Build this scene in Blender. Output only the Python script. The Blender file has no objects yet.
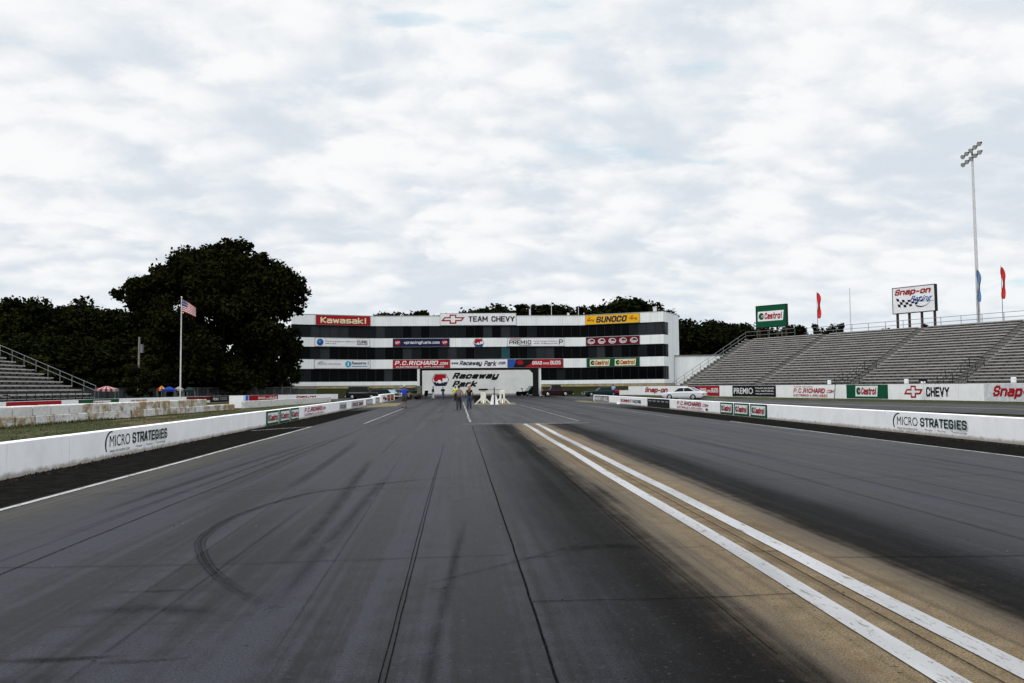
import bpy, bmesh, math, random
import numpy as np
from mathutils import Vector, Matrix
R = math.radians
random.seed(4); rng = np.random.default_rng(7)
scn = bpy.context.scene
COL = scn.collection

# ------------------------------------------------------------------ camera
FPX = 820.0
CAM = Vector((0, 0, 1.65))
yaw, pit, roll = R(3.78855), R(3.17916), R(-0.48)
cf = Vector((math.sin(yaw)*math.cos(pit), math.cos(yaw)*math.cos(pit), math.sin(pit)))
cr0 = Vector((math.cos(yaw), -math.sin(yaw), 0)); cu0 = cr0.cross(cf)
cr = cr0*math.cos(roll) + cu0*math.sin(roll); cu = cu0*math.cos(roll) - cr0*math.sin(roll)
cam_d = bpy.data.cameras.new('camera'); cam = bpy.data.objects.new('camera', cam_d); COL.objects.link(cam)
cam.matrix_world = Matrix(((cr.x, cu.x, -cf.x, 0), (cr.y, cu.y, -cf.y, 0), (cr.z, cu.z, -cf.z, 1.65), (0, 0, 0, 1)))
cam_d.sensor_width = 36; cam_d.lens = 36*FPX/1024; cam_d.clip_start = 0.05; cam_d.clip_end = 6000
scn.camera = cam

def ray(px, py): return cf + cr*((px-512)/FPX) - cu*((py-341.5)/FPX)
def atY(px, py, Y):
    d = ray(px, py); return CAM + d*(Y/d.y)
def gnd(px, py, z=0.0):
    d = ray(px, py); return CAM + d*((z-CAM.z)/d.z)

# ------------------------------------------------------------------ materials
def nt_new(name):
    m = bpy.data.materials.new(name); m.use_nodes = True
    nt = m.node_tree; b = nt.nodes['Principled BSDF']
    return m, nt, b
class N:
    """small node helper"""
    def __init__(s, nt): s.nt = nt
    def link(s, a, b): s.nt.links.new(a, b)
    def val(s, sock, v):
        if hasattr(v, 'is_output'): s.link(v, sock)
        elif isinstance(v, (tuple, list)) and len(v) == 3 and sock.type == 'RGBA': sock.default_value = (*v, 1)
        else: sock.default_value = v
    def math(s, op, a, b=0.0, c=None, clamp=False):
        n = s.nt.nodes.new('ShaderNodeMath'); n.operation = op; n.use_clamp = clamp
        s.val(n.inputs[0], a); s.val(n.inputs[1], b)
        if c is not None: s.val(n.inputs[2], c)
        return n.outputs[0]
    def mix(s, f, a, b, mode='MIX'):
        n = s.nt.nodes.new('ShaderNodeMix'); n.data_type = 'RGBA'; n.blend_type = mode
        s.val(n.inputs[0], f); s.val(n.inputs[6], a); s.val(n.inputs[7], b); return n.outputs[2]
    def pos(s):
        n = s.nt.nodes.new('ShaderNodeNewGeometry'); return n.outputs['Position']
    def obj(s):
        n = s.nt.nodes.new('ShaderNodeTexCoord'); return n.outputs['Object']
    def sep(s, v):
        n = s.nt.nodes.new('ShaderNodeSeparateXYZ'); s.link(v, n.inputs[0]); return n.outputs
    def comb(s, x, y, z):
        n = s.nt.nodes.new('ShaderNodeCombineXYZ'); s.val(n.inputs[0], x); s.val(n.inputs[1], y); s.val(n.inputs[2], z); return n.outputs[0]
    def scale(s, v, k):
        n = s.nt.nodes.new('ShaderNodeVectorMath'); n.operation = 'MULTIPLY'; s.link(v, n.inputs[0]); n.inputs[1].default_value = k; return n.outputs[0]
    def noise(s, v, sc=1.0, det=4.0, ro=.5, w=0.0):
        n = s.nt.nodes.new('ShaderNodeTexNoise'); s.link(v, n.inputs['Vector']); n.inputs['Scale'].default_value = sc
        n.inputs['Detail'].default_value = det; n.inputs['Roughness'].default_value = ro; n.inputs['Distortion'].default_value = w
        return n.outputs['Fac']
    def ss(s, v, a, b, lo=0.0, hi=1.0):
        n = s.nt.nodes.new('ShaderNodeMapRange'); n.interpolation_type = 'SMOOTHSTEP'
        s.val(n.inputs[0], v); n.inputs[1].default_value = a; n.inputs[2].default_value = b
        n.inputs[3].default_value = lo; n.inputs[4].default_value = hi; return n.outputs[0]
    def bump(s, h, st, dist=.02):
        n = s.nt.nodes.new('ShaderNodeBump'); n.inputs['Strength'].default_value = st; n.inputs['Distance'].default_value = dist
        s.link(h, n.inputs['Height']); return n.outputs[0]

def M(name, col, rough=.6, metal=0.0, var=.18, sc=3.0, bump=0.0, spec=.12):
    """plain procedural material: base colour broken up by noise"""
    m, nt, b = nt_new(name); h = N(nt)
    n = h.noise(h.obj(), sc, 5, .6)
    k = h.ss(n, .3, .7, 1-var, 1+var*.5)
    vm = nt.nodes.new('ShaderNodeVectorMath'); vm.operation = 'SCALE'; vm.inputs[0].default_value = col; h.link(k, vm.inputs['Scale'])
    h.link(vm.outputs[0], b.inputs['Base Color'])
    b.inputs['Roughness'].default_value = rough; b.inputs['Metallic'].default_value = metal
    b.inputs['Specular IOR Level'].default_value = spec
    if bump: h.link(h.bump(h.noise(h.obj(), sc*8, 4), bump), b.inputs['Normal'])
    return m

def track_mat():
    m, nt, b = nt_new('drag_strip_asphalt'); h = N(nt)
    p = h.pos(); x, y, z = h.sep(p)
    band = h.noise(h.scale(p, (1, .010, 1)), 1.75, 3, .55); line = h.noise(h.scale(p, (1, .010, 1)), 9.0, 3, .6)
    soft = h.noise(h.scale(p, (1, .30, 1)), .55, 4, .55); big = h.noise(h.scale(p, (1, .16, 1)), .8, 5, .55)
    mid = h.noise(p, 3.5, 7, .65); fine = h.noise(p, 70, 3, .7); grit_ = h.noise(p, 22, 6, .75)
    C5 = lambda v: h.math('SUBTRACT', v, .5)
    d = h.math('ABSOLUTE', h.math('SUBTRACT', h.math('SUBTRACT', x, h.math('MULTIPLY', y, .008)), 2.98))
    d2 = h.math('ADD', h.math('ADD', d, h.math('MULTIPLY', C5(big), 1.1)), h.math('ADD', h.math('MULTIPLY', C5(mid), .4), h.math('MULTIPLY', C5(line), .5)))
    tan = h.ss(d2, .36, 1.22, 1, 0)
    edge = h.math('MULTIPLY', h.ss(d2, .55, 1.1), h.ss(d2, 1.4, 2.9, 1, 0))
    # rubber laid lengthwise in bands, lane sheen tinted into the pale ones, fine drag lines, slow patches
    k = h.math('ADD', h.math('MULTIPLY', C5(band), 3.2), h.math('ADD', h.math('MULTIPLY', C5(line), 1.5), h.math('MULTIPLY', C5(soft), 1.9)))
    k = h.math('ADD', k, h.math('MULTIPLY', C5(mid), 1.1))
    lane = h.mix(h.ss(k, -.42, .46), (.0046, .0046, .0056), (.0270, .0280, .0350))
    lane = h.mix(h.math('MULTIPLY', edge, .92), lane, (.0042, .0038, .0034))
    wob_s = C5(band)
    far = h.ss(y, 28, 48)
    for xb, wb in ((-3.6, .8), (-1.5, .9), (7.3, .8), (9.5, .9)):
        q = h.math('ABSOLUTE', h.math('ADD', h.math('SUBTRACT', x, xb), h.math('MULTIPLY', C5(big), 1.2)))
        lane = h.mix(h.math('MULTIPLY', h.math('MULTIPLY', h.ss(q, wb*.2, wb, 1, 0), far), .7), lane, (.0065, .0065, .0072))
    tc = h.mix(h.ss(mid, .25, .75), (.096, .070, .041), (.160, .122, .076))
    tc = h.mix(h.math('MULTIPLY', h.ss(line, .5, .68), .45), tc, (.055, .042, .028))
    tc = h.mix(h.math('MULTIPLY', h.ss(soft, .48, .66), .4), tc, (.070, .052, .033))
    c = h.mix(h.math('MULTIPLY', tan, .96), lane, tc)
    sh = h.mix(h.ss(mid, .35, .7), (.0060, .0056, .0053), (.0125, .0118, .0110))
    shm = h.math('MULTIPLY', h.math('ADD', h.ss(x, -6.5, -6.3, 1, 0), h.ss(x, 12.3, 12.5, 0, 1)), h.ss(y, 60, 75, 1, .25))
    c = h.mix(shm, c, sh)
    dust = h.math('MULTIPLY', h.ss(h.math('ADD', x, h.math('MULTIPLY', C5(big), 1.5)), -6.2, -4.9, .75, 0), h.math('MULTIPLY', h.ss(x, -6.5, -6.4), h.ss(y, 26, 38, 1, 0)))
    c = h.mix(dust, c, h.mix(h.ss(mid, .3, .7), (.017, .0145, .011), (.040, .034, .025)))
    # pocks, chips and scraped spots
    pk = h.noise(h.scale(p, (.7, 1.5, 1)), 15.0, 4, .6)
    c = h.mix(h.math('MULTIPLY', h.ss(pk, .655, .685), .9), c, (.003, .003, .003))
    pk2 = h.noise(h.scale(p, (.5, 1.6, 1)), 5.0, 6, .7)
    c = h.mix(h.math('MULTIPLY', h.ss(pk2, .655, .70), .85), c, (.0035, .0035, .0038))
    c = h.mix(h.math('MULTIPLY', h.math('MULTIPLY', h.ss(grit_, .58, .65), .5), h.math('SUBTRACT', 1.0, tan)), c, (.052, .051, .052))
    ac = h.noise(h.scale(p, (.12, 2.0, 1)), 2.6, 6, .7)
    c = h.mix(h.math('MULTIPLY', h.ss(ac, .60, .68), .35), c, (.0045, .0045, .0045))
    grain = h.ss(fine, .28, .72, .5, 1.5)
    vm = nt.nodes.new('ShaderNodeVectorMath'); vm.operation = 'SCALE'; h.link(c, vm.inputs[0]); h.link(grain, vm.inputs['Scale'])
    h.link(vm.outputs[0], b.inputs['Base Color'])
    h.link(h.ss(k, -.6, .6, .42, .62), b.inputs['Roughness'])
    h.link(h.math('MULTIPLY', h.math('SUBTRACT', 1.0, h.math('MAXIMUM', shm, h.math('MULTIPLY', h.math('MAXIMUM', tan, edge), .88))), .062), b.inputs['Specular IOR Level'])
    h.link(h.bump(h.math('ADD', fine, h.math('MULTIPLY', grit_, 1.2)), .35, .006), b.inputs['Normal'])
    return m

def pad_mat():
    m, nt, b = nt_new('start_pad_concrete'); h = N(nt)
    p = h.pos(); ps = h.scale(p, (1, .03, 1))
    s = h.noise(ps, 2.2, 5, .6); g = h.noise(p, 1.2, 6, .65); f = h.noise(p, 40, 3, .7)
    c = h.mix(h.ss(s, .35, .65), (.040, .0415, .0435), (.024, .025, .027))
    c = h.mix(h.math('MULTIPLY', h.ss(g, .45, .7), .5), c, (.060, .062, .063))
    c = h.mix(h.math('MULTIPLY', h.ss(f, .45, .7), .3), c, (.04, .04, .04))
    h.link(c, b.inputs['Base Color']); b.inputs['Roughness'].default_value = .8; b.inputs['Specular IOR Level'].default_value = .12
    return m

def worn_paint(name, col, under, holes=.62):
    m, nt, b = nt_new(name); h = N(nt)
    p = h.pos(); n = h.noise(h.scale(p, (5, .8, 1)), 2.4, 8, .75); f = h.noise(h.scale(p, (1, .45, 1)), 24, 5, .75); g = h.noise(h.scale(p, (1, .2, 1)), .9, 4)
    c = h.mix(h.ss(g, .38, .62), col, tuple(v*.68 for v in col))
    w = h.math('MAXIMUM', h.ss(n, holes, holes+.07), h.ss(f, .59, .65))
    c = h.mix(h.math('MULTIPLY', w, .8), c, under)
    h.link(c, b.inputs['Base Color']); b.inputs['Roughness'].default_value = .7
    return m

def mark_mat(name, col, dens=.5, sx=1.0, al=.85):
    m, nt, b = nt_new(name); h = N(nt)
    p = h.pos(); n = h.noise(h.scale(p, (1, .35, 1)), 7.0*sx, 6, .7); f = h.noise(p, 60, 3, .7)
    a = h.math('MULTIPLY', h.ss(n, .62-dens*.45, .78-dens*.3), h.ss(f, .25, .6, .35, 1))
    b.inputs['Base Color'].default_value = (*col, 1); b.inputs['Roughness'].default_value = .9; b.inputs['Specular IOR Level'].default_value = .0
    at = nt.nodes.new('ShaderNodeAttribute'); at.attribute_name = 'fade'
    h.link(h.math('MULTIPLY', h.math('MULTIPLY', a, al), at.outputs['Fac']), b.inputs['Alpha'])
    return m

def grass_mat(name='grass_ground', dry=.45, dark=1.0):
    m, nt, b = nt_new(name); h = N(nt)
    p = h.pos(); a = h.noise(h.scale(p, (1, .4, 1)), .35, 6, .65); f = h.noise(p, 9, 6, .75)
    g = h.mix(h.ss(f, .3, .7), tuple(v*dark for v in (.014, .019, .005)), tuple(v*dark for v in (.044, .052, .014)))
    d = h.mix(h.ss(f, .3, .7), (.055, .041, .021), (.14, .105, .058))
    c = h.mix(h.ss(a, .62-dry*.3, .72-dry*.2), g, d)
    h.link(c, b.inputs['Base Color']); b.inputs['Roughness'].default_value = .95; b.inputs['Specular IOR Level'].default_value = .1
    h.link(h.bump(f, .8, .08), b.inputs['Normal'])
    return m

def barrier_mat(name='white_barrier_paint', col=(.82, .825, .84)):
    m, nt, b = nt_new(name); h = N(nt)
    p = h.pos(); x, y, z = h.sep(p)
    n = h.noise(p, 1.3, 6, .65); f = h.noise(p, 16, 5, .7); v = h.noise(h.scale(p, (3, 3, .25)), 2.0, 5, .7)
    c = h.mix(h.ss(n, .35, .7), col, tuple(k*.90 for k in col))
    c = h.mix(h.math('MULTIPLY', h.ss(v, .58, .75), .35), c, (.36, .34, .30))
    foot = h.math('ADD', z, h.math('MULTIPLY', h.math('SUBTRACT', h.noise(p, 5, 5, .7), .5), .22))
    c = h.mix(h.math('MULTIPLY', h.ss(foot, .03, .15, 1, 0), .75), c, (.17, .13, .08))
    c = h.mix(h.ss(f, .70, .74), c, (.12, .11, .10))
    h.link(c, b.inputs['Base Color']); b.inputs['Roughness'].default_value = .75
    h.link(h.bump(f, .25, .01), b.inputs['Normal'])
    return m

def block_mat(name, rust):
    m, nt, b = nt_new(name); h = N(nt)
    p = h.pos(); n = h.noise(p, 1.5, 7, .7); f = h.noise(p, 9, 6, .75); q = h.noise(h.scale(p, (1, 1, 2)), 3.2, 6, .7)
    c = h.mix(h.ss(f, .3, .75), (.60, .60, .59), (.42, .41, .38))
    if rust:
        c = h.mix(h.ss(n, .60-.22*rust, .72-.14*rust), c, (.23, .16, .075))
        c = h.mix(h.math('MULTIPLY', h.ss(q, .55, .66), .8), c, (.10, .085, .055))
    else:
        c = h.mix(h.math('MULTIPLY', h.ss(q, .6, .7), .5), c, (.30, .28, .25))
    h.link(c, b.inputs['Base Color']); b.inputs['Roughness'].default_value = .9
    h.link(h.bump(f, .5, .03), b.inputs['Normal'])
    return m

def panel_wall_mat():
    m, nt, b = nt_new('white_ribbed_cladding'); h = N(nt)
    p = h.pos(); x, y, z = h.sep(p)
    w = h.math('PINGPONG', x, .22)
    line = h.ss(w, .0, .035, .8, 1)
    n = h.noise(h.scale(p, (1, 1, .3)), .8, 5, .6); seam = h.ss(h.math('PINGPONG', h.math('ADD', x, .4), 2.4), 0, .06, .72, 1)
    c = h.mix(h.ss(n, .35, .7), (.74, .765, .77), (.66, .685, .69))
    vm = nt.nodes.new('ShaderNodeVectorMath'); vm.operation = 'SCALE'; h.link(c, vm.inputs[0]); h.link(h.math('MULTIPLY', line, seam), vm.inputs['Scale'])
    h.link(vm.outputs[0], b.inputs['Base Color']); b.inputs['Roughness'].default_value = .5
    return m

def leaf_mat(name, a, c2):
    m, nt, b = nt_new(name); h = N(nt)
    p = h.pos(); n = h.noise(p, .5, 3, .6); f = h.noise(p, 3.0, 3, .6)
    oi = nt.nodes.new('ShaderNodeObjectInfo')
    k = h.math('ADD', h.math('MULTIPLY', n, .6), h.math('MULTIPLY', f, .4))
    c = h.mix(h.ss(k, .38, .62), a, c2)
    c = h.mix(h.math('MULTIPLY', oi.outputs['Random'], .3), c, (.016, .0145, .0045))
    h.link(c, b.inputs['Base Color']); b.inputs['Roughness'].default_value = .9; b.inputs['Specular IOR Level'].default_value = .0
    return m

def bench_mat():
    m, nt, b = nt_new('weathered_aluminium'); h = N(nt)
    p = h.obj(); n = h.noise(h.scale(p, (.35, 3, 3)), 1.6, 6, .7); f = h.noise(p, 12, 4, .7)
    c = h.mix(h.ss(n, .3, .7), (.235, .226, .215), (.39, .378, .365))
    c = h.mix(h.math('MULTIPLY', h.ss(f, .55, .7), .4), c, (.07, .065, .06))
    h.link(c, b.inputs['Base Color']); b.inputs['Roughness'].default_value = .6; b.inputs['Metallic'].default_value = .15
    return m

def glass_mat(name, col, rough=.06):
    m, nt, b = nt_new(name); h = N(nt)
    n = h.noise(h.obj(), .5, 3)
    c = h.mix(n, col, tuple(v*.45 for v in col)); h.link(c, b.inputs['Base Color'])
    b.inputs['Roughness'].default_value = rough; b.inputs['Specular IOR Level'].default_value = .035
    return m

WHITE = M('white_paint', (.74, .75, .76), .55, var=.08, sc=1.5)
SIGNW = M('sign_white', (.70, .71, .72), .5, var=.08, sc=.7)
BLACK = M('black_paint', (.007, .007, .008), .5)
RED = M('sign_red', (.33, .007, .014), .5, var=.12, sc=.8)
CRED = M('lettering_red', (.30, .006, .012), .5)
GREEN = M('sign_green', (.003, .068, .030), .5, var=.12, sc=.8)
NAVY = M('sign_navy', (.010, .014, .055), .5)
BLUE = M('sign_blue', (.025, .07, .30), .5)
CYAN = M('sign_cyan', (.03, .30, .50), .5)
YELL = M('sign_yellow', (.72, .40, .012), .5, var=.08)
CREAM = M('sign_cream', (.68, .66, .42), .5)
MAROON = M('sign_maroon', (.11, .004, .011), .5)
ORANGE = M('sign_orange', (.65, .13, .02), .5)
GREYL = M('lettering_grey', (.16, .17, .18), .6)
DKGREEN = M('lettering_dark_green', (.006, .03, .022), .6)
GALV = M('galvanised_steel', (.19, .20, .21), .5, .5, var=.2, sc=4)
DKSTEEL = M('dark_steel', (.016, .017, .019), .6, .1)
POLE = M('pale_grey_pole', (.55, .55, .56), .45, .1, var=.1)
RUBBER = M('tyre_rubber', (.010, .010, .011), .8)
CHROME = M('chrome_rim', (.6, .6, .62), .25, .9)
BARK = M('tree_bark', (.035, .028, .022), .9, var=.4, sc=6, bump=.6)
CLAD = panel_wall_mat()
BARR = barrier_mat()
BENCH = bench_mat()
DKWOOD = M('dark_stand_frame', (.030, .029, .028), .8)  # one dark colour for stand frames, seat brackets and stair risers
TANB = M('tan_block_base', (.33, .27, .16), .9, var=.3, sc=2)
GL = [glass_mat('dark_window_glass', (.0025, .003, .0035)), glass_mat('smoked_window_glass', (.014, .017, .019), .1),
      glass_mat('blinds_behind_glass', (.036, .042, .045), .15), glass_mat('teal_window_glass', (.03, .095, .115), .12)]
CARGL = glass_mat('car_glass', (.02, .024, .026), .05)
CARGLB = glass_mat('bright_car_glass', (.28, .40, .42), .05)
RLAMP = M('red_lamp_lens', (.45, .01, .012), .2)
WLAMP = M('clear_lamp_lens', (.55, .55, .5), .2)
LEAF = [leaf_mat('oak_foliage', (.0032, .0046, .0016), (.0150, .0170, .0055)),
        leaf_mat('woodland_foliage', (.0040, .0058, .0020), (.0150, .0180, .0060)),
        leaf_mat('pale_foliage', (.016, .019, .006), (.034, .034, .011))]

# ------------------------------------------------------------------ mesh helper
class MB:
    def __init__(s): s.v = []; s.f = []; s.m = []; s.fd = {}
    def add(s, vs, fs, mi=0):
        k = len(s.v); s.v += [tuple(v) for v in vs]; s.f += [tuple(i+k for i in f) for f in fs]; s.m += [mi]*len(fs); return s
    def box(s, x0, x1, y0, y1, z0, z1, mi=0):
        vs = [(x, y, z) for z in (z0, z1) for y in (y0, y1) for x in (x0, x1)]
        return s.add(vs, [(0, 2, 3, 1), (4, 5, 7, 6), (0, 1, 5, 4), (2, 6, 7, 3), (0, 4, 6, 2), (1, 3, 7, 5)], mi)
    def bev(s, x0, x1, y0, y1, z0, z1, c=.02, mi=0):
        """box with a chamfer round its top edge and ends"""
        vs = []
        for (z, i) in ((z0, 0), (z1-c, 0), (z1, c)):
            vs += [(x0+i, y0+i, z), (x1-i, y0+i, z), (x1-i, y1-i, z), (x0+i, y1-i, z)]
        fs = [(3, 2, 1, 0), (8, 9, 10, 11)]
        for r in (0, 4):
            for i in range(4): fs.append((r+i, r+(i+1) % 4, r+4+(i+1) % 4, r+4+i))
        return s.add(vs, fs, mi)
    def prism(s, poly, z0, z1, mi=0):
        n = len(poly); vs = [(x, y, z0) for x, y in poly]+[(x, y, z1) for x, y in poly]
        fs = [tuple(range(n-1, -1, -1)), tuple(range(n, 2*n))]+[(i, (i+1) % n, n+(i+1) % n, n+i) for i in range(n)]
        return s.add(vs, fs, mi)
    def plate(s, poly, y0, y1, mi=0):
        """polygon in x,z extruded along y"""
        n = len(poly); vs = [(x, y0, z) for x, z in poly]+[(x, y1, z) for x, z in poly]
        fs = [tuple(range(n)), tuple(range(2*n-1, n-1, -1))]+[((i+1) % n, i, n+i, n+(i+1) % n) for i in range(n)]
        return s.add(vs, fs, mi)
    def rod(s, a, b, r, r2=None, n=8, mi=0):
        a = Vector(a); b = Vector(b); r2 = r if r2 is None else r2
        d = (b-a).normalized(); u = d.orthogonal().normalized(); w = d.cross(u)
        vs = []
        for p, q in ((a, r), (b, r2)):
            for i in range(n):
                t = 2*math.pi*i/n; vs.append(p+u*(q*math.cos(t))+w*(q*math.sin(t)))
        fs = [(i, (i+1) % n, n+(i+1) % n, n+i) for i in range(n)]+[tuple(range(n-1, -1, -1)), tuple(range(n, 2*n))]
        return s.add(vs, fs, mi)
    def ball(s, c, rx, ry, rz, n=10, k=7, mi=0):
        vs = [(c[0], c[1], c[2]-rz)]
        for j in range(1, k):
            t = -math.pi/2+math.pi*j/k
            for i in range(n):
                p = 2*math.pi*i/n
                vs.append((c[0]+rx*math.cos(t)*math.cos(p), c[1]+ry*math.cos(t)*math.sin(p), c[2]+rz*math.sin(t)))
        vs.append((c[0], c[1], c[2]+rz)); fs = []
        for i in range(n):
            fs.append((0, 1+(i+1) % n, 1+i)); fs.append((len(vs)-1, 1+(k-2)*n+i, 1+(k-2)*n+(i+1) % n))
            for j in range(k-2):
                a = 1+j*n; fs.append((a+i, a+(i+1) % n, a+n+(i+1) % n, a+n+i))
        return s.add(vs, fs, mi)
    def sheet(s, pts, w, z, mi=0, soft=False):
        """flat ribbon along x,y points"""
        P = [Vector((p[0], p[1])) for p in pts]; vs = []; n = len(P)
        for i, p in enumerate(P):
            t = (P[min(i+1, n-1)]-P[max(i-1, 0)]).normalized(); nn = Vector((-t.y, t.x))*(w/2)
            f = 1.0 if not soft else min(1.0, min(i, n-1-i)/(n*.22))
            for q, g in ((1, .0 if soft else 1.0), (0, 1.0), (-1, .0 if soft else 1.0)):
                s.fd[len(s.v)+len(vs)] = f*g; vs.append((p.x+nn.x*q, p.y+nn.y*q, z))
        return s.add(vs, [(3*i+j, 3*i+j+1, 3*i+4+j, 3*i+3+j) for i in range(n-1) for j in (0, 1)], mi)

def obj(name, mb, mats, parent=None, loc=None, rotz=0.0, smooth=False):
    me = bpy.data.meshes.new(name); me.from_pydata(mb.v, [], mb.f)
    mats = mats if isinstance(mats, (list, tuple)) else [mats]
    for m in mats: me.materials.append(m)
    me.polygons.foreach_set('material_index', mb.m)
    if smooth: me.polygons.foreach_set('use_smooth', [True]*len(me.polygons))
    if mb.fd:
        at = me.attributes.new('fade', 'FLOAT', 'POINT'); at.data.foreach_set('value', [mb.fd.get(i, 1.0) for i in range(len(mb.v))])
    me.update()
    o = bpy.data.objects.new(name, me); COL.objects.link(o)
    if parent: o.parent = parent
    if loc is not None: o.location = loc
    o.rotation_euler.z = rotz
    return o
def tag(o, label, cat, group=None):
    o['label'] = label; o['category'] = cat
    if group: o['group'] = group
    return o
def thing(name, label, cat, loc=(0, 0, 0), rotz=0.0, group=None):
    o = bpy.data.objects.new(name, None); COL.objects.link(o); o.location = loc; o.rotation_euler.z = rotz
    o.empty_display_size = .3
    return tag(o, label, cat, group)
def struct(name, mb, mats):
    o = obj(name, mb, mats); o['kind'] = 'structure'; return o
def dup(root, loc, rotz, scale, label):
    r = root.copy(); COL.objects.link(r); r.location = loc; r.rotation_euler.z = rotz; r.scale = scale; r['label'] = label
    for ch in list(root.children):
        c = ch.copy(); COL.objects.link(c); c.parent = r
        for g in ch.children:
            d = g.copy(); COL.objects.link(d); d.parent = c
    return r
ORD = ['first', 'second', 'third', 'fourth', 'fifth', 'sixth', 'seventh', 'eighth', 'ninth', 'tenth', 'eleventh', 'twelfth', 'thirteenth',
       'fourteenth', 'fifteenth', 'sixteenth', 'seventeenth', 'eighteenth', 'nineteenth', 'twentieth', 'twenty-first', 'twenty-second',
       'twenty-third', 'twenty-fourth', 'twenty-fifth', 'twenty-sixth']

# ------------------------------------------------------------------ lettering
_tc = {}
def text_mesh(txt, bold=0.0, shear=0.0):
    key = (txt, bold, shear)
    if key in _tc: return _tc[key]
    cu_ = bpy.data.curves.new('lettering', 'FONT'); cu_.body = txt; cu_.offset = bold; cu_.shear = shear
    cu_.resolution_u = 4; cu_.fill_mode = 'FRONT'
    o = bpy.data.objects.new('lettering', cu_); COL.objects.link(o)
    bpy.context.view_layer.update()
    me = bpy.data.meshes.new_from_object(o.evaluated_get(bpy.context.evaluated_depsgraph_get()))
    vs = [tuple(v.co) for v in me.vertices]; fs = [tuple(p.vertices) for p in me.polygons]
    bpy.data.objects.remove(o); bpy.data.curves.remove(cu_); bpy.data.meshes.remove(me)
    _tc[key] = (vs, fs); return vs, fs
def put_text(mb, txt, x0, x1, z0, z1, y, bold=0.0, shear=0.0, mi=0):
    """letters stretched into the rectangle, lying in the plane y, readable from -y"""
    if bold >= .02 and all(c == ' ' or c in STROKES for c in txt): return put_block(mb, txt, x0, x1, z0, z1, y, .19+max(0, bold-.02)*2.8, shear, mi)
    vs, fs = text_mesh(txt, min(bold, .012), shear)
    ax = min(v[0] for v in vs); bx = max(v[0] for v in vs); az = min(v[1] for v in vs); bz = max(v[1] for v in vs)
    kx = (x1-x0)/(bx-ax); kz = (z1-z0)/(bz-az); e = max(0, bold-.012)*1.1
    sh_ = [(0, 0)] if e <= 0 else [(0, 0), (-e, 0), (e, 0), (0, -e*.6), (0, e*.6)]
    for i, (dx, dz) in enumerate(sh_):
        mb.add([(x0+(v[0]-ax+dx)*kx, y-.0012*i, z0+(v[1]-az+dz)*kz) for v in vs], fs, mi)
    return mb
_B = [(0, 0), (0, 1), (.82, 1), (1, .85), (1, .62), (.85, .5), (1, .38), (1, .15), (.82, 0), (0, 0)]
_O = [(.2, 0), (0, .2), (0, .8), (.2, 1), (.8, 1), (1, .8), (1, .2), (.8, 0), (.2, 0)]
_o = [(.2, 0), (0, .15), (0, .53), (.2, .68), (.8, .68), (1, .53), (1, .15), (.8, 0), (.2, 0)]
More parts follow.
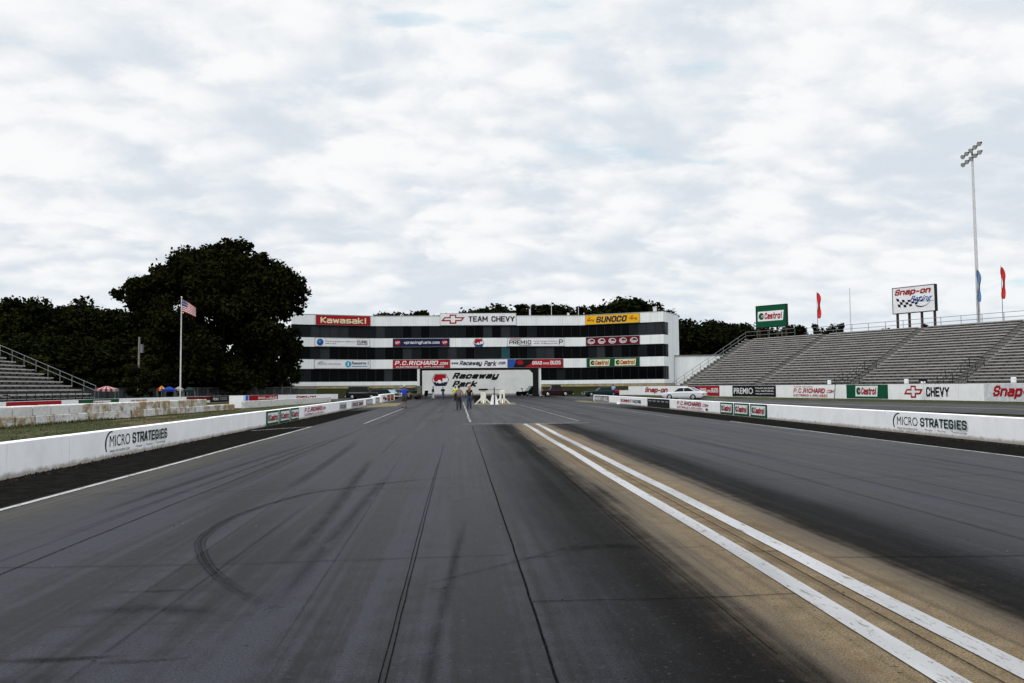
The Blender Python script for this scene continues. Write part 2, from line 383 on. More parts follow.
STROKES = {'A': [[(0, 0), (.42, 1), (.58, 1), (1, 0)], [(.15, .3), (.85, .3)]], 'B': [_B, [(0, .5), (.85, .5)]], 'C': [[(1, .75), (.8, 1), (.2, 1), (0, .8), (0, .2), (.2, 0), (.8, 0), (1, .25)]],
 'D': [[(0, 0), (0, 1), (.75, 1), (1, .78), (1, .22), (.75, 0), (0, 0)]], 'E': [[(1, 1), (0, 1), (0, 0), (1, 0)], [(0, .5), (.85, .5)]], 'F': [[(1, 1), (0, 1), (0, 0)], [(0, .5), (.8, .5)]],
 'G': [[(1, .78), (.8, 1), (.2, 1), (0, .8), (0, .2), (.2, 0), (.8, 0), (1, .2), (1, .46), (.55, .46)]], 'H': [[(0, 0), (0, 1)], [(1, 0), (1, 1)], [(0, .5), (1, .5)]], 'I': [[(.5, 0), (.5, 1)]],
 'K': [[(0, 0), (0, 1)], [(1, 1), (.1, .5), (1, 0)]], 'L': [[(0, 1), (0, 0), (1, 0)]], 'M': [[(0, 0), (0, 1), (.5, .3), (1, 1), (1, 0)]], 'N': [[(0, 0), (0, 1), (1, 0), (1, 1)]], 'O': [_O],
 'P': [[(0, 0), (0, 1), (.8, 1), (1, .85), (1, .58), (.8, .44), (0, .44)]], 'R': [[(0, 0), (0, 1), (.8, 1), (1, .85), (1, .62), (.8, .46), (0, .46)], [(.5, .46), (1, 0)]],
 'S': [[(1, .78), (.8, 1), (.2, 1), (0, .82), (0, .64), (.2, .52), (.8, .48), (1, .36), (1, .18), (.8, 0), (.2, 0), (0, .22)]], 'T': [[(0, 1), (1, 1)], [(.5, 1), (.5, 0)]], 'U': [[(0, 1), (0, .2), (.2, 0), (.8, 0), (1, .2), (1, 1)]],
 'V': [[(0, 1), (.5, 0), (1, 1)]], 'X': [[(0, 0), (1, 1)], [(0, 1), (1, 0)]], 'Y': [[(0, 1), (.5, .5), (1, 1)], [(.5, .5), (.5, 0)]],
 'a': [[(.1, .68), (.8, .68), (1, .53), (1, 0), (.2, 0), (0, .12), (0, .28), (.2, .38), (1, .38)]], 'c': [[(1, .5), (.8, .68), (.2, .68), (0, .53), (0, .15), (.2, 0), (.8, 0), (1, .18)]],
 'e': [[(0, .34), (1, .34), (1, .53), (.8, .68), (.2, .68), (0, .53), (0, .15), (.2, 0), (.95, 0)]], 'i': [[(.5, 0), (.5, .68)], [(.5, .88), (.5, 1)]], 'k': [[(0, 0), (0, 1)], [(.95, .68), (.1, .34), (1, 0)]], 'l': [[(.5, 0), (.5, 1)]],
 'n': [[(0, 0), (0, .68)], [(0, .55), (.2, .68), (.8, .68), (1, .53), (1, 0)]], 'o': [_o], 'p': [[(0, -.28), (0, .68), (.8, .68), (1, .53), (1, .15), (.8, 0), (0, 0)]], 'r': [[(0, 0), (0, .68)], [(0, .5), (.25, .68), (.95, .68)]],
 's': [[(.95, .68), (.2, .68), (0, .56), (0, .44), (.2, .35), (.8, .33), (1, .24), (1, .12), (.8, 0), (.02, 0)]], 't': [[(.4, 1), (.4, .12), (.55, 0), (.9, 0)], [(0, .68), (.9, .68)]], 'u': [[(0, .68), (0, .15), (.2, 0), (1, 0)], [(1, .68), (1, 0)]],
 'w': [[(0, .68), (.22, 0), (.5, .6), (.78, 0), (1, .68)]], 'y': [[(0, .68), (0, .15), (.2, 0), (1, 0)], [(1, .68), (1, -.15), (.8, -.28), (.1, -.28)]], 'm': [[(0, 0), (0, .68), (.8, .68), (1, .53), (1, 0)], [(.5, .68), (.5, 0)]], 'g': [_o, [(1, .68), (1, -.15), (.8, -.28), (.1, -.28)]],
 'v': [[(0, .68), (.5, 0), (1, .68)]], 'f': [[(.3, 0), (.3, .85), (.5, 1), (.95, 1)], [(0, .6), (.8, .6)]], '.': [[(.5, 0), (.5, .06)]], '-': [[(.1, .36), (.9, .36)]], '&': [[(1, .3), (.6, 0), (.2, 0), (0, .2), (.7, .75), (.5, 1), (.25, .85), (1, 0)]]}
WID = {'I': .28, 'i': .28, 'l': .28, '.': .25, ' ': .35, 'M': .86, 'm': .8, 'w': .8, '-': .5, 't': .45, 'f': .45, 'r': .5, 'L': .58, 'E': .6, 'F': .6}
def put_block(mb, txt, x0, x1, z0, z1, y, thick=.17, shear=0.0, mi=0):
    """heavy sign painter's letters made of strokes"""
    segs = []; x = 0.0
    for ch in txt:
        w_ = WID.get(ch, .66)
        for st in STROKES.get(ch, []):
            for a, b in zip(st, st[1:]): segs.append(((x+a[0]*w_, a[1]), (x+b[0]*w_, b[1])))
        x += w_+thick*1.0+.09
    hw = thick/2; Q = []
    for a, b in segs:
        a = Vector(a); b = Vector(b); d = (b-a).normalized()*hw; nn = Vector((-d.y, d.x))
        e = d*.92; Q.append([a-e+nn, a-e-nn, b+e-nn, b+e+nn])
    Q = [[(p.x+shear*p.y, p.y) for p in q] for q in Q]
    ax = min(p[0] for q in Q for p in q); bx = max(p[0] for q in Q for p in q); az = min(p[1] for q in Q for p in q); bz = max(p[1] for q in Q for p in q)
    for i, q in enumerate(Q):
        mb.add([(x0+(p[0]-ax)/(bx-ax)*(x1-x0), y-.0007*i, z0+(p[1]-az)/(bz-az)*(z1-z0)) for p in q], [(0, 1, 2, 3)], mi)
    return mb
def flat(mb, poly, y, mi=0): return mb.add([(x, y, z) for x, z in poly], [tuple(range(len(poly)))], mi)
def rect(mb, x0, x1, z0, z1, y, mi=0): return flat(mb, [(x0, z0), (x1, z0), (x1, z1), (x0, z1)], y, mi)
def disc(mb, cx, cz, rx, rz, y, mi=0, n=20, a0=0, a1=360):
    return flat(mb, [(cx+rx*math.cos(R(a0+(a1-a0)*i/n)), cz+rz*math.sin(R(a0+(a1-a0)*i/n))) for i in range(n+(a1-a0 < 360))], y, mi)
def bowtie(mb, x0, x1, z0, z1, y, outer, inner):
    w = x1-x0; hh = z1-z0
    def shape(i):
        i_x, i_z = w*i, hh*i*1.6
        P = [(.14, .72), (.36, .72), (.36, 1), (.64, 1), (.64, .72), (1, .72), (.86, .28), (.64, .28), (.64, 0), (.36, 0), (.36, .28), (0, .28)]
        c = []
        for a, b in P:
            xx, zz = x0+a*w, z0+b*hh
            if i:
                xx += i_x*(1 if a < .3 or a in (.36,) else -1)*(1 if a != .5 else 0)
                zz += i_z*(1 if b < .5 else -1)
            c.append((xx, zz))
        return c
    o = shape(0)
    def fill(q, yy, mi):
        x = [p[0] for p in q]
        flat(mb, [q[11], q[10], q[1], q[0]], yy, mi); flat(mb, [q[9], q[8], q[3], q[2]], yy, mi); flat(mb, [q[7], q[6], q[5], q[4]], yy, mi)
    fill(o, y, outer)
    t = hh*.135
    q = [(o[0][0]+t*.6, o[0][1]-t), (o[1][0]+t, o[1][1]-t), (o[2][0]+t, o[2][1]-t), (o[3][0]-t, o[3][1]-t), (o[4][0]-t, o[4][1]-t), (o[5][0]-2.2*t, o[5][1]-t),
         (o[6][0]-t*.6, o[6][1]+t), (o[7][0]-t, o[7][1]+t), (o[8][0]-t, o[8][1]+t), (o[9][0]+t, o[9][1]+t), (o[10][0]+t, o[10][1]+t), (o[11][0]+2.2*t, o[11][1]+t)]
    yy = y-.006
    flat(mb, [q[11], q[10], q[1], q[0]], yy, inner); flat(mb, [q[9], q[8], q[3], q[2]], yy, inner); flat(mb, [q[7], q[6], q[5], q[4]], yy, inner)
    flat(mb, [q[10], q[9], q[2], q[1]], yy-.001, inner) if False else None
    rect(mb, q[10][0]-2.2*t, q[9][0]+.5*t, q[10][1], q[1][1], yy-.002, inner); rect(mb, q[8][0]-.5*t, q[7][0]+2.2*t, q[7][1], q[4][1], yy-.002, inner)
def oil_logo(mb, x0, x1, z0, z1, y, red, green, white):
    """white slanted plate, red word and green ball"""
    s = (z1-z0)*.12
    flat(mb, [(x0, z0), (x1-s, z0), (x1, z1), (x0+s*.3, z1)], y, white)
    r = (z1-z0)*.36; cx = x0+(z1-z0)*.5*min(1, (x1-x0)/(3.4*(z1-z0))); rx = r*min(1, (x1-x0)/(3.4*(z1-z0)))
    disc(mb, cx, (z0+z1)/2, rx, r, y-.005, green)
    flat(mb, [(cx-rx*.1, (z0+z1)/2-.25*r), (cx+rx, (z0+z1)/2-.25*r), (cx+rx, (z0+z1)/2+.35*r), (cx-rx*.1, (z0+z1)/2+.2*r)], y-.009, white)
    flat(mb, [(cx-rx*.1, (z0+z1)/2-.1*r), (cx+rx*.9, (z0+z1)/2-.1*r), (cx+rx*.9, (z0+z1)/2+.2*r), (cx-rx*.1, (z0+z1)/2+.08*r)], y-.012, red)
    put_text(mb, 'Castrol', cx+rx*1.1, x1-s*1.6, z0+(z1-z0)*.16, z1-(z1-z0)*.14, y-.005, .055, .18, red)
def shield_logo(mb, x0, x1, z0, z1, y, red, white, blue, black):
    """oval-sided emblem: blue rim, red top left, white right, small car, blue foot"""
    w = x1-x0; hh = z1-z0
    def hexa(g): return [(x0+w*(.18+g*.6), z0+hh*g), (x1-w*(.18+g*.6), z0+hh*g), (x1-w*g, z0+hh*.5), (x1-w*(.16+g*.6), z1-hh*g), (x0+w*(.16+g*.6), z1-hh*g), (x0+w*g, z0+hh*.5)]
    flat(mb, hexa(0), y, black); flat(mb, hexa(.035), y-.01, white)
    flat(mb, [(x0+w*.16, z0+hh*.36), (x0+w*.62, z0+hh*.36), (x0+w*.62, z0+hh*.62), (x0+w*.86, z0+hh*.64), (x0+w*.80, z0+hh*.95), (x0+w*.20, z0+hh*.95), (x0+w*.08, z0+hh*.58)], y-.02, red)
    flat(mb, [(x0+w*.22, z0+hh*.03), (x1-w*.22, z0+hh*.03), (x1-w*.08, z0+hh*.32), (x0+w*.08, z0+hh*.32)], y-.02, blue)
    flat(mb, [(x0+w*.26, z0+hh*.22), (x0+w*.68, z0+hh*.22), (x0+w*.66, z0+hh*.34), (x0+w*.56, z0+hh*.36), (x0+w*.50, z0+hh*.5), (x0+w*.38, z0+hh*.5), (x0+w*.33, z0+hh*.37), (x0+w*.26, z0+hh*.34)], y-.03, white)
    disc(mb, x0+w*.34, z0+hh*.22, w*.05, hh*.08, y-.035, black, 10); disc(mb, x0+w*.6, z0+hh*.22, w*.05, hh*.08, y-.035, black, 10)

class Frame:
    """a vertical plane: o = a point at its left end as seen, u = direction to the right as seen"""
    def __init__(s, o, u):
        s.o = Vector((o[0], o[1], 0)); s.u = Vector((u[0], u[1], 0)).normalized(); s.n = Vector((s.u.y, -s.u.x, 0))
        s.rotz = math.atan2(s.u.y, s.u.x)
    def hit(s, px, py):
        d = ray(px, py); t = (s.o-CAM).dot(s.n)/d.dot(s.n); p = CAM+d*t
        return (p-s.o).dot(s.u), p.z
    def rect(s, px0, px1, py0, py1):
        pm = (px0+px1)/2; ym = (py0+py1)/2
        return s.hit(px0, ym)[0], s.hit(px1, ym)[0], s.hit(pm, py1)[1], s.hit(pm, py0)[1]
    def at(s, x, off=0.0, z=0.0): return s.o+s.u*x+s.n*off+Vector((0, 0, z))

# ------------------------------------------------------------------ ground
WA = Vector((25.3, 123.0)); WB = Vector((42.6, 30.0))        # foot line of the far right sponsor wall
def hgt(x, y):
    if y > 140 or y < -40: f = 1.0
    else: f = 1.0
    t = (y-WA.y)/(WB.y-WA.y); xw = WA.x+(WB.x-WA.x)*t
    if y > 123: xw = 25.3
    k = max(0.0, min(1.0, (x-17.5)/max(2.0, xw-17.5)))
    fade = max(0.0, min(1.0, (140-y)/17.0)) if y > 123 else 1.0
    return .4*k*fade
mb = MB(); S = 3000
mb.add([(-S, -S, -.03), (15.6, -S, -.03), (15.6, S, -.03), (-S, S, -.03)], [(0, 1, 2, 3)])
xs = [15.6, 17.5]+[17.5+i*1.5 for i in range(1, 22)]+[80, 200, S]
ys = [-S, -40]+[-40+i*3.0 for i in range(1, 70)]+[400, S]
vs = [(x, y, hgt(x, y)-.03) for y in ys for x in xs]; nx = len(xs)
mb.add(vs, [(j*nx+i, j*nx+i+1, (j+1)*nx+i+1, (j+1)*nx+i) for j in range(len(ys)-1) for i in range(nx-1)])
GRASS = grass_mat('mown_grass', .28, .8)
struct('ground', mb, GRASS)
struct('grass_verge', MB().add([(-20.6, -10, .0), (-8.6, -10, .0), (-8.6, 104, .0), (-16.0, 104, .0)], [(0, 1, 2, 3)]), grass_mat('dry_patchy_grass', .42, .9))
struct('drag_strip', MB().add([(-8.75, -30, 0), (15.5, -30, 0), (15.5, 165, 0), (-8.75, 165, 0)], [(0, 1, 2, 3)]), track_mat())
PAD = pad_mat()
struct('burnout_apron', MB().add([(-60, 128, .004), (-8.8, 104, .004), (-8.8, 139, .004), (-60, 139, .004)], [(0, 1, 2, 3)]).add([(15.5, 100, .008), (22, 100, .03), (27, 125, .06), (40, 133, .06), (15.5, 139, .008)], [(0, 1, 2, 3, 4)]), PAD)
struct('tunnel_roadway', MB().add([(-12, 165, .006), (26, 165, .006), (60, 260, .006), (-60, 260, .006)], [(0, 1, 2, 3)]), PAD)
struct('starting_pad', MB().add([(.75, 36.7, .004), (5.55, 36.7, .004), (5.55, 100, .004), (.75, 100, .004)], [(0, 1, 2, 3)]), PAD)
TANP = M('tan_concrete', (.135, .110, .062), .85, var=.35, sc=.9)
mb = MB()
mb.add([(1.3, 77.6, .010), (5.8, 77.0, .010), (5.6, 88, .010), (2.1, 87, .010)], [(0, 1, 2, 3)])
struct('tree_island', mb, TANP)
mb = MB()
mb.add([(-8.4, 69.5, .006), (-5.6, 75.5, .006), (-6.1, 91, .006), (-8.4, 91, .006)], [(0, 1, 2, 3)])
mb.add([(13.0, 87, .006), (14.6, 73.5, .006), (14.75, 95, .006), (13.4, 95, .006)], [(0, 1, 2, 3)])
struct('tan_apron', mb, TANP)
# return road, draped on the rising ground
rd = []
ry = [30+i*2.5 for i in range(0, 37)]
mb = MB()
rows = []
for y in ry:
    t = (y-WA.y)/(WB.y-WA.y); xw = WA.x+(WB.x-WA.x)*t
    x1 = xw-5.6; x0 = max(16.6, min(x1-8.5, 30)); x0 = x1-9.5 if x1-9.5 > 16.4 else 16.4
    rows.append([x0+(x1-x0)*k/6 for k in range(7)])
vs = [(x, y, hgt(x, y)+.012) for y, r_ in zip(ry, rows) for x in r_]
mb.add(vs, [(j*7+i, j*7+i+1, (j+1)*7+i+1, (j+1)*7+i) for j in range(len(ry)-1) for i in range(6)])
RDM = M('return_road_asphalt', (.036, .035, .035), .8, var=.35, sc=.7, bump=.2)
struct('return_road', mb, RDM)
mb = MB()
mb.add([(r_[3]+q, y, hgt(r_[3]+q, y)+.02) for y, r_ in zip(ry, rows) for q in (-.35, .35)], [(2*j, 2*j+1, 2*j+3, 2*j+2) for j in range(len(ry)-1)])
struct('return_road_seam', mb, M('pale_road_seam', (.10, .098, .095), .8, var=.3, sc=1))
# grass bank below the building
FA, FB, FC, FD, FE = (-28.2, 141.2), (-14.5, 146.3), (22.0, 146.1), (35.2, 138.2), (40.0, 146.1)
BANK = grass_mat('shaded_bank_grass', .02, .55)  # grass colour darkened for the shade below the building
mb = MB()
def bank(pa, pb, out):
    n = 10
    for j, (k0, k1) in enumerate(((0, .25), (.25, .6), (.6, 1.0))):
        pass
    top = [(pa[0]+(pb[0]-pa[0])*i/n, pa[1]+(pb[1]-pa[1])*i/n) for i in range(n+1)]
    vs = []
    for (x, y) in top:
        for k, z in ((-.25, 1.68), (.9, 1.6), (3.0, .75), (6.0, .0), (6.6, -.1)): vs.append((x+out[0]*k, y+out[1]*k, z+random.uniform(-.06, .06)*(k > 0)))
    mb.add(vs, [(5*i+j, 5*i+j+1, 5*(i+1)+j+1, 5*(i+1)+j) for i in range(n) for j in range(4)])
bank((-60, 141.2), FA, (0, -1)); bank(FA, FB, (.2, -.98)); bank(FB, (-7.3, 146.3), (0, -1)); bank((14.9, 146.2), FC, (0, -1)); bank(FC, FD, (-.3, -.95)); bank(FD, (48, 139), (0, -1))
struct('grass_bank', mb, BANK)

# painted lines, joints and tyre marks
LINEW = worn_paint('worn_white_line', (.32, .32, .325), (.055, .04, .025), .565)
LINEF = worn_paint('thin_white_line', (.33, .33, .325), (.02, .02, .02), .52)
mb = MB()
def linestrip(mb, x, y0, y1, w, z=.008, wob=.012, skew=0.0):
    n = max(6, int((y1-y0)/1.2)); ph = random.random()*9
    mb.sheet([(x+skew*(y0+(y1-y0)*i/n)+wob*math.sin(ph+i*.7)+random.uniform(-wob, wob)*.5, y0+(y1-y0)*i/n) for i in range(n+1)], w*.95, z)
linestrip(mb, 2.70, -3, 36.55, .20, skew=.0072); linestrip(mb, 3.195, -3, 36.55, .205, skew=.0083)
struct('centre_lines', mb, LINEW)
mb = MB(); linestrip(mb, -6.33, -3, 36.2, .115); linestrip(mb, 12.43, -3, 37, .115)
mb.sheet([(-8.2, 33.2), (-7.2, 35.0), (-6.4, 36.1)], .09, .009)
mb.sheet([(.2, 36.9), (2, 36.66), (5.9, 36.72)], .16, .012)
struct('lane_lines', mb, LINEF)
mb = MB(); linestrip(mb, -4.35, 38.4, 66, .10, .010); linestrip(mb, .57, 39.0, 93, .11, .010); linestrip(mb, 5.72, 38.8, 88, .09, .010); linestrip(mb, 11.15, 43, 70, .09, .010)
struct('start_lane_lines', mb, worn_paint('rubbered_over_line', (.20, .20, .195), (.025, .025, .026), .54))
JOINT = mark_mat('open_joint', (.0025, .0024, .0022), 1.5)
mb = MB()
def seam(mb, pts, w, z=.006, wob=.02, n=40):
    out = []
    for i in range(n+1):
        t = i/n*(len(pts)-1); k = min(int(t), len(pts)-2); q = t-k
        out.append((pts[k][0]+(pts[k+1][0]-pts[k][0])*q+random.uniform(-wob, wob), pts[k][1]+(pts[k+1][1]-pts[k][1])*q+random.uniform(-wob, wob)))
    mb.sheet(out, w, z)
seam(mb, [(.54, 3.5), (.56, 8.6), (.6, 36)], .017, .006, .003); seam(mb, [(2.985, 3.5), (3.24, 36)], .011, .006, .004)
seam(mb, [(-4.14, 4), (-4.1, 12), (-3.85, 36)], .016, .006, .008); seam(mb, [(-.415, 3.6), (-.425, 12), (-.42, 24)], .009, .006, .003); seam(mb, [(-.45, 3.6), (-.46, 12), (-.45, 18)], .008, .006, .003)
seam(mb, [(.56, 6.38), (1.9, 6.36), (2.7, 6.42)], .014, .006, .008); seam(mb, [(3.55, 7.7), (4.6, 7.62), (6.6, 7.55)], .016, .006, .015)
seam(mb, [(-6.2, 13.6), (-2, 13.7), (.5, 13.6)], .012, .006, .015); seam(mb, [(-6.2, 8.1), (-2, 8.0), (.5, 8.15)], .010, .006, .012); seam(mb, [(3.6, 14.2), (7, 14.1), (12.3, 14.3)], .014, .006, .015)
seam(mb, [(6.9, 5), (6.95, 18), (7.0, 36)], .012, .006, .008); seam(mb, [(1.95, 5.0), (1.9, 9), (1.98, 16)], .008, .006, .006)
struct('surface_joints', mb, JOINT)
TYRE = mark_mat('rubber_tyre_mark', (.0075, .0075, .008), .52, .8); TYREL = mark_mat('faint_tyre_mark', (.004, .004, .0045), .85, .8, .30)
def spline(P, n=10):
    out = []
    for i in range(len(P)-1):
        a = P[max(i-1, 0)]; b = P[i]; c = P[i+1]; d = P[min(i+2, len(P)-1)]
        for k in range(n):
            t = k/n
            out.append(tuple(.5*((2*b[q])+(-a[q]+c[q])*t+(2*a[q]-5*b[q]+4*c[q]-d[q])*t*t+(-a[q]+3*b[q]-3*c[q]+d[q])*t**3) for q in (0, 1)))
    out.append(P[-1]); return out
def offset(pts, d):
    o = []
    for i, p in enumerate(pts):
        a = Vector(pts[max(i-1, 0)]); b = Vector(pts[min(i+1, len(pts)-1)]); t = (b-a).normalized(); o.append((p[0]-t.y*d, p[1]+t.x*d))
    return o
arc = spline([(.45, 15.6), (-.34, 15.17), (-1.11, 14.64), (-2.0, 13.75), (-2.5, 13.0), (-2.93, 11.11), (-2.90, 9.5), (-2.61, 8.49), (-2.21, 7.57), (-1.74, 6.76), (-1.4, 6.29)])
mb = MB()
for d, w_ in ((.0, .022), (.035, .014), (.06, .014), (.10, .018)): mb.sheet(offset(arc, d), w_, .0052, 0, True)
struct('tyre_mark', mb, mark_mat('arc_tyre_mark', (.0035, .0035, .004), .8, .7, .40))
mb = MB()
mb.sheet(offset(arc, .05), .16, .0044, 0, True)
for k in range(26):
    x = random.choice([random.uniform(-5.6, .2), random.uniform(-5.6, .2), random.uniform(5, 11.6)]); y0 = random.uniform(3, 20); L = random.uniform(6, 22); dr = random.uniform(-.5, .5)
    mb.sheet(spline([(x, y0), (x+dr*.3, y0+L*.4), (x+dr, y0+L)]), random.choice([.03, .05, .12, .26]), .0048, 0, True)
for (a, b, c, w) in (((-.4, 6.9), (.6, 7.9), (1.5, 8.9), .04), ((1.0, 8.3), (1.5, 8.5), (1.9, 8.35), .2),
                     ((-2.9, 6.4), (-2.3, 6.45), (-1.8, 6.3), .22), ((-3.9, 4.9), (-3.0, 4.8), (-2.2, 5.0), .2), ((2.75, 8.1), (3.1, 8.05), (3.45, 8.15), .06)):
    mb.sheet(spline([a, b, c]), w*1.6, .0056, 0, True)
for px, py, w, d in ((165, 591, .55, .10), (70, 659, .7, .14), (150, 661, .5, .10), (545, 557, .28, .06), (505, 490, .3, .05), (452, 588, .2, .06), (530, 545, .5, .03), (735, 542, .42, .05), (425, 655, .12, .03), (355, 498, .2, .04)):
    g = gnd(px, py); [mb.sheet(spline([(g.x-w/2+q, g.y+.02+q*.2), (g.x+q, g.y+q*.3), (g.x+w/2+q, g.y+.03+q*.1)]), d*random.uniform(.45, .8), .0056+.0002*i_, 0, True) for i_, q in enumerate((0, -.12))]
struct('faint_tyre_marks', mb, TYREL)
# grit along the foot of the barriers
def grit(name, x0, x1, y0, y1, n, mat_, k=1.0):
    mb = MB()
    for i in range(n):
        y = y0+(y1-y0)*random.random()**1.6; x = x0+(x1-x0)*random.random()**2; r_ = random.uniform(.008, .035)*k
        a = random.random()*6
        mb.add([(x+r_*math.cos(a), y+r_*math.sin(a), .0), (x+r_*math.cos(a+2), y+r_*math.sin(a+2), .0), (x+r_*math.cos(a+4), y+r_*math.sin(a+4), .0), (x, y, r_*random.uniform(.6, 1.6))], [(0, 1, 3), (1, 2, 3), (2, 0, 3)])
    o = obj(name, mb, mat_); o['kind'] = 'stuff'; return o
GRIT = M('dark_dirt', (.028, .022, .016), .95, var=.5, sc=5); grit('gravel', -8.44, -8.1, 13, 70, 1500, GRIT); grit('gravel', 14.72, 14.3, 16, 70, 1500, GRIT)
grit('loose_grit', -6, 12, 4.3, 18, 90, M('pale_grit', (.20, .19, .18), .9), .28); grit('rubber_crumbs', 12, -6, 4.3, 20, 260, RUBBER, .3)
# grass blades on the verge
def blades(name, n, fx, hh, mats):
    V = np.empty((n*3, 3)); k = 0
    for i in range(n):
        x, y = fx(); a = random.random()*6.283; h_ = hh*random.uniform(.4, 1.3); w = .012*random.uniform(1, 2.4)
        V[3*i] = (x-w*math.cos(a), y-w*math.sin(a), 0); V[3*i+1] = (x+w*math.cos(a), y+w*math.sin(a), 0); V[3*i+2] = (x+random.uniform(-.05, .05), y+random.uniform(-.05, .05), h_)
    me = bpy.data.meshes.new(name); me.from_pydata(V.tolist(), [], [(3*i, 3*i+1, 3*i+2) for i in range(n)])
    for m in mats: me.materials.append(m)
    me.polygons.foreach_set('material_index', rng.integers(0, len(mats), n).tolist())
    o = bpy.data.objects.new(name, me); COL.objects.link(o); o['kind'] = 'stuff'
GB = [M('green_blade', (.035, .045, .010), .8), M('dark_blade', (.016, .024, .006), .8), M('straw_blade', (.14, .105, .05), .8)]
def verge():
    y = 14+60*random.random()**1.4; x0 = -20.7+(y-37)*.06; return x0+(-8.9-x0)*random.random(), y
blades('grass', 12000, verge, .045, GB)
blades('weeds', 3000, lambda: (-20.2+.06*random.random()+random.uniform(-.2, .3), 34+35*random.random()), .13, GB)
def foot():
    t = random.random(); p = WA+(WB-WA)*t; return p.x-random.uniform(.05, 3.2), p.y
def verge_r():
    x, y = foot(); return x, y

# ------------------------------------------------------------------ sponsor walls
def micro(mb, x0, x1, z0, z1, y):
    """swoosh and company lettering; materials 0 green-black, 1 grey"""
    w = x1-x0; hh = z1-z0; n = 14
    a = [(x0+w*.085+w*.085*math.cos(R(t)), z0+hh*.45+hh*.55*math.sin(R(t))) for t in np.linspace(80, 215, n)]
    b = [(x0+w*.095+w*.078*math.cos(R(t)), z0+hh*.42+hh*.52*math.sin(R(t))) for t in np.linspace(215, 80, n)]
    for i in range(n-1): flat(mb, [a[i], b[n-1-i], b[n-2-i], a[i+1]], y, 0)
    put_text(mb, 'MICRO', x0+w*.065, x0+w*.365, z0+hh*.30, z0+hh*.80, y, 0, 0, 0)
    put_text(mb, 'STRATEGIES', x0+w*.40, x1, z0+hh*.30, z0+hh*.82, y, .03, 0, 0)
    put_text(mb, 'www.microstrat.com', x0+w*.065, x0+w*.36, z0+hh*.06, z0+hh*.2, y, 0, 0, 1)
    put_text(mb, 'People  |  Passion  |  Technology', x0+w*.46, x1-w*.01, z0+hh*.06, z0+hh*.2, y, 0, 0, 1)
def store(mb, x0, x1, z0, z1, y, small=True):
    hh = z1-z0
    put_text(mb, 'P.C.RICHARD', x0, x0+(x1-x0)*.8, z0+hh*.42, z1, y, .03, .15, 0); put_text(mb, '.COM', x0+(x1-x0)*.81, x1, z0+hh*.42, z0+hh*.82, y, .02, .15, 0)
    put_text(mb, 'ELECTRONICS & APPLIANCES', x0, x0+(x1-x0)*.86, z0, z0+hh*.28, y, .02, .1, 0)
def beer(mb, x0, x1, z0, z1, y, white, red, orange):
    w = x1-x0; hh = z1-z0
    disc(mb, x0+w*.13, z0+hh*.62, min(w*.09, hh*.35), hh*.33, y, orange)
    flat(mb, [(x0+w*.24, z0+hh*.05), (x1-w*.01, z0+hh*.05), (x1-w*.01, z1-hh*.05), (x0+w*.34, z1-hh*.05)], y, red)
    put_text(mb, 'GRAB', x0+w*.40, x0+w*.60, z0+hh*.32, z0+hh*.78, y-.006, .03, 0, white); put_text(mb, 'SOME', x0+w*.62, x0+w*.745, z0+hh*.34, z0+hh*.6, y-.006, .02, 0, white)
    put_text(mb, 'BUDS', x0+w*.76, x0+w*.97, z0+hh*.32, z0+hh*.78, y-.006, .03, 0, white)

WH = .69
# --- left barrier
LF = Frame((-8.47, 8), (0, 1))
lw = thing('barrier_wall', 'long white painted concrete barrier running along the left edge of the strip', 'barrier', LF.at(0), LF.rotz)
lend = LF.hit(374, 400)[0]
mb = MB(); cuts = [0, 10.6, 12.5, 23.1, LF.hit(214, 430)[0], LF.hit(265, 420)[0], 45, lend]
cuts = sorted(cuts)
for a, b in zip(cuts, cuts[1:]): mb.bev(a+.006, b-.006, 0, .22, -.1, WH+random.uniform(-.006, .006), .018)
obj('wall_body', mb, BARR, lw)
x0, x1, z0, z1 = LF.rect(105, 166, 425, 452); mb = MB(); micro(mb, x0, x1, .10, .66, -.004); obj('painted_lettering', mb, [DKGREEN, GREYL], lw)
for a, b in ((266, 278.6), (279.2, 289.6), (290.2, 298.8)):
    xa, xb = LF.hit(a, 418)[0], LF.hit(b, 415)[0]
    p = obj('painted_panel', MB().box(xa, xb, -.006, .1, .02, WH-.02), GREEN, lw)
    mb = MB(); oil_logo(mb, xa+.12*(xb-xa), xb-.06*(xb-xa), .13, .57, -.012, 0, 1, 2); obj('lettering', mb, [CRED, GREEN, SIGNW], p)
xa, xb = LF.hit(304.5, 415)[0], LF.hit(325.5, 410)[0]; mb = MB(); store(mb, xa, xb, .14, .60, -.006); obj('painted_lettering', mb, CRED, lw)
def faded(xa, xb, txt, m1, m2, par):
    p = obj('painted_panel', MB().box(xa, xb, -.006, .1, .06, WH-.08), m1, par); mb = MB()
    put_text(mb, txt, xa+.08*(xb-xa), xb-.08*(xb-xa), .18, .48, -.012, .02, 0, 0); obj('lettering', mb, m2, p)
PALEG = M('faded_grey_panel', (.42, .43, .45), .7); MIDG = M('faded_blue_grey_panel', (.20, .21, .25), .7)
faded(LF.hit(339.5, 406)[0], LF.hit(346.5, 406)[0], 'RACING', PALEG, GREYL, lw); faded(LF.hit(351.5, 406)[0], LF.hit(363.5, 404)[0], 'RACE GAS', PALEG, MAROON, lw); faded(LF.hit(366, 402)[0], LF.hit(372.5, 402)[0], 'TIRES', MIDG, SIGNW, lw)
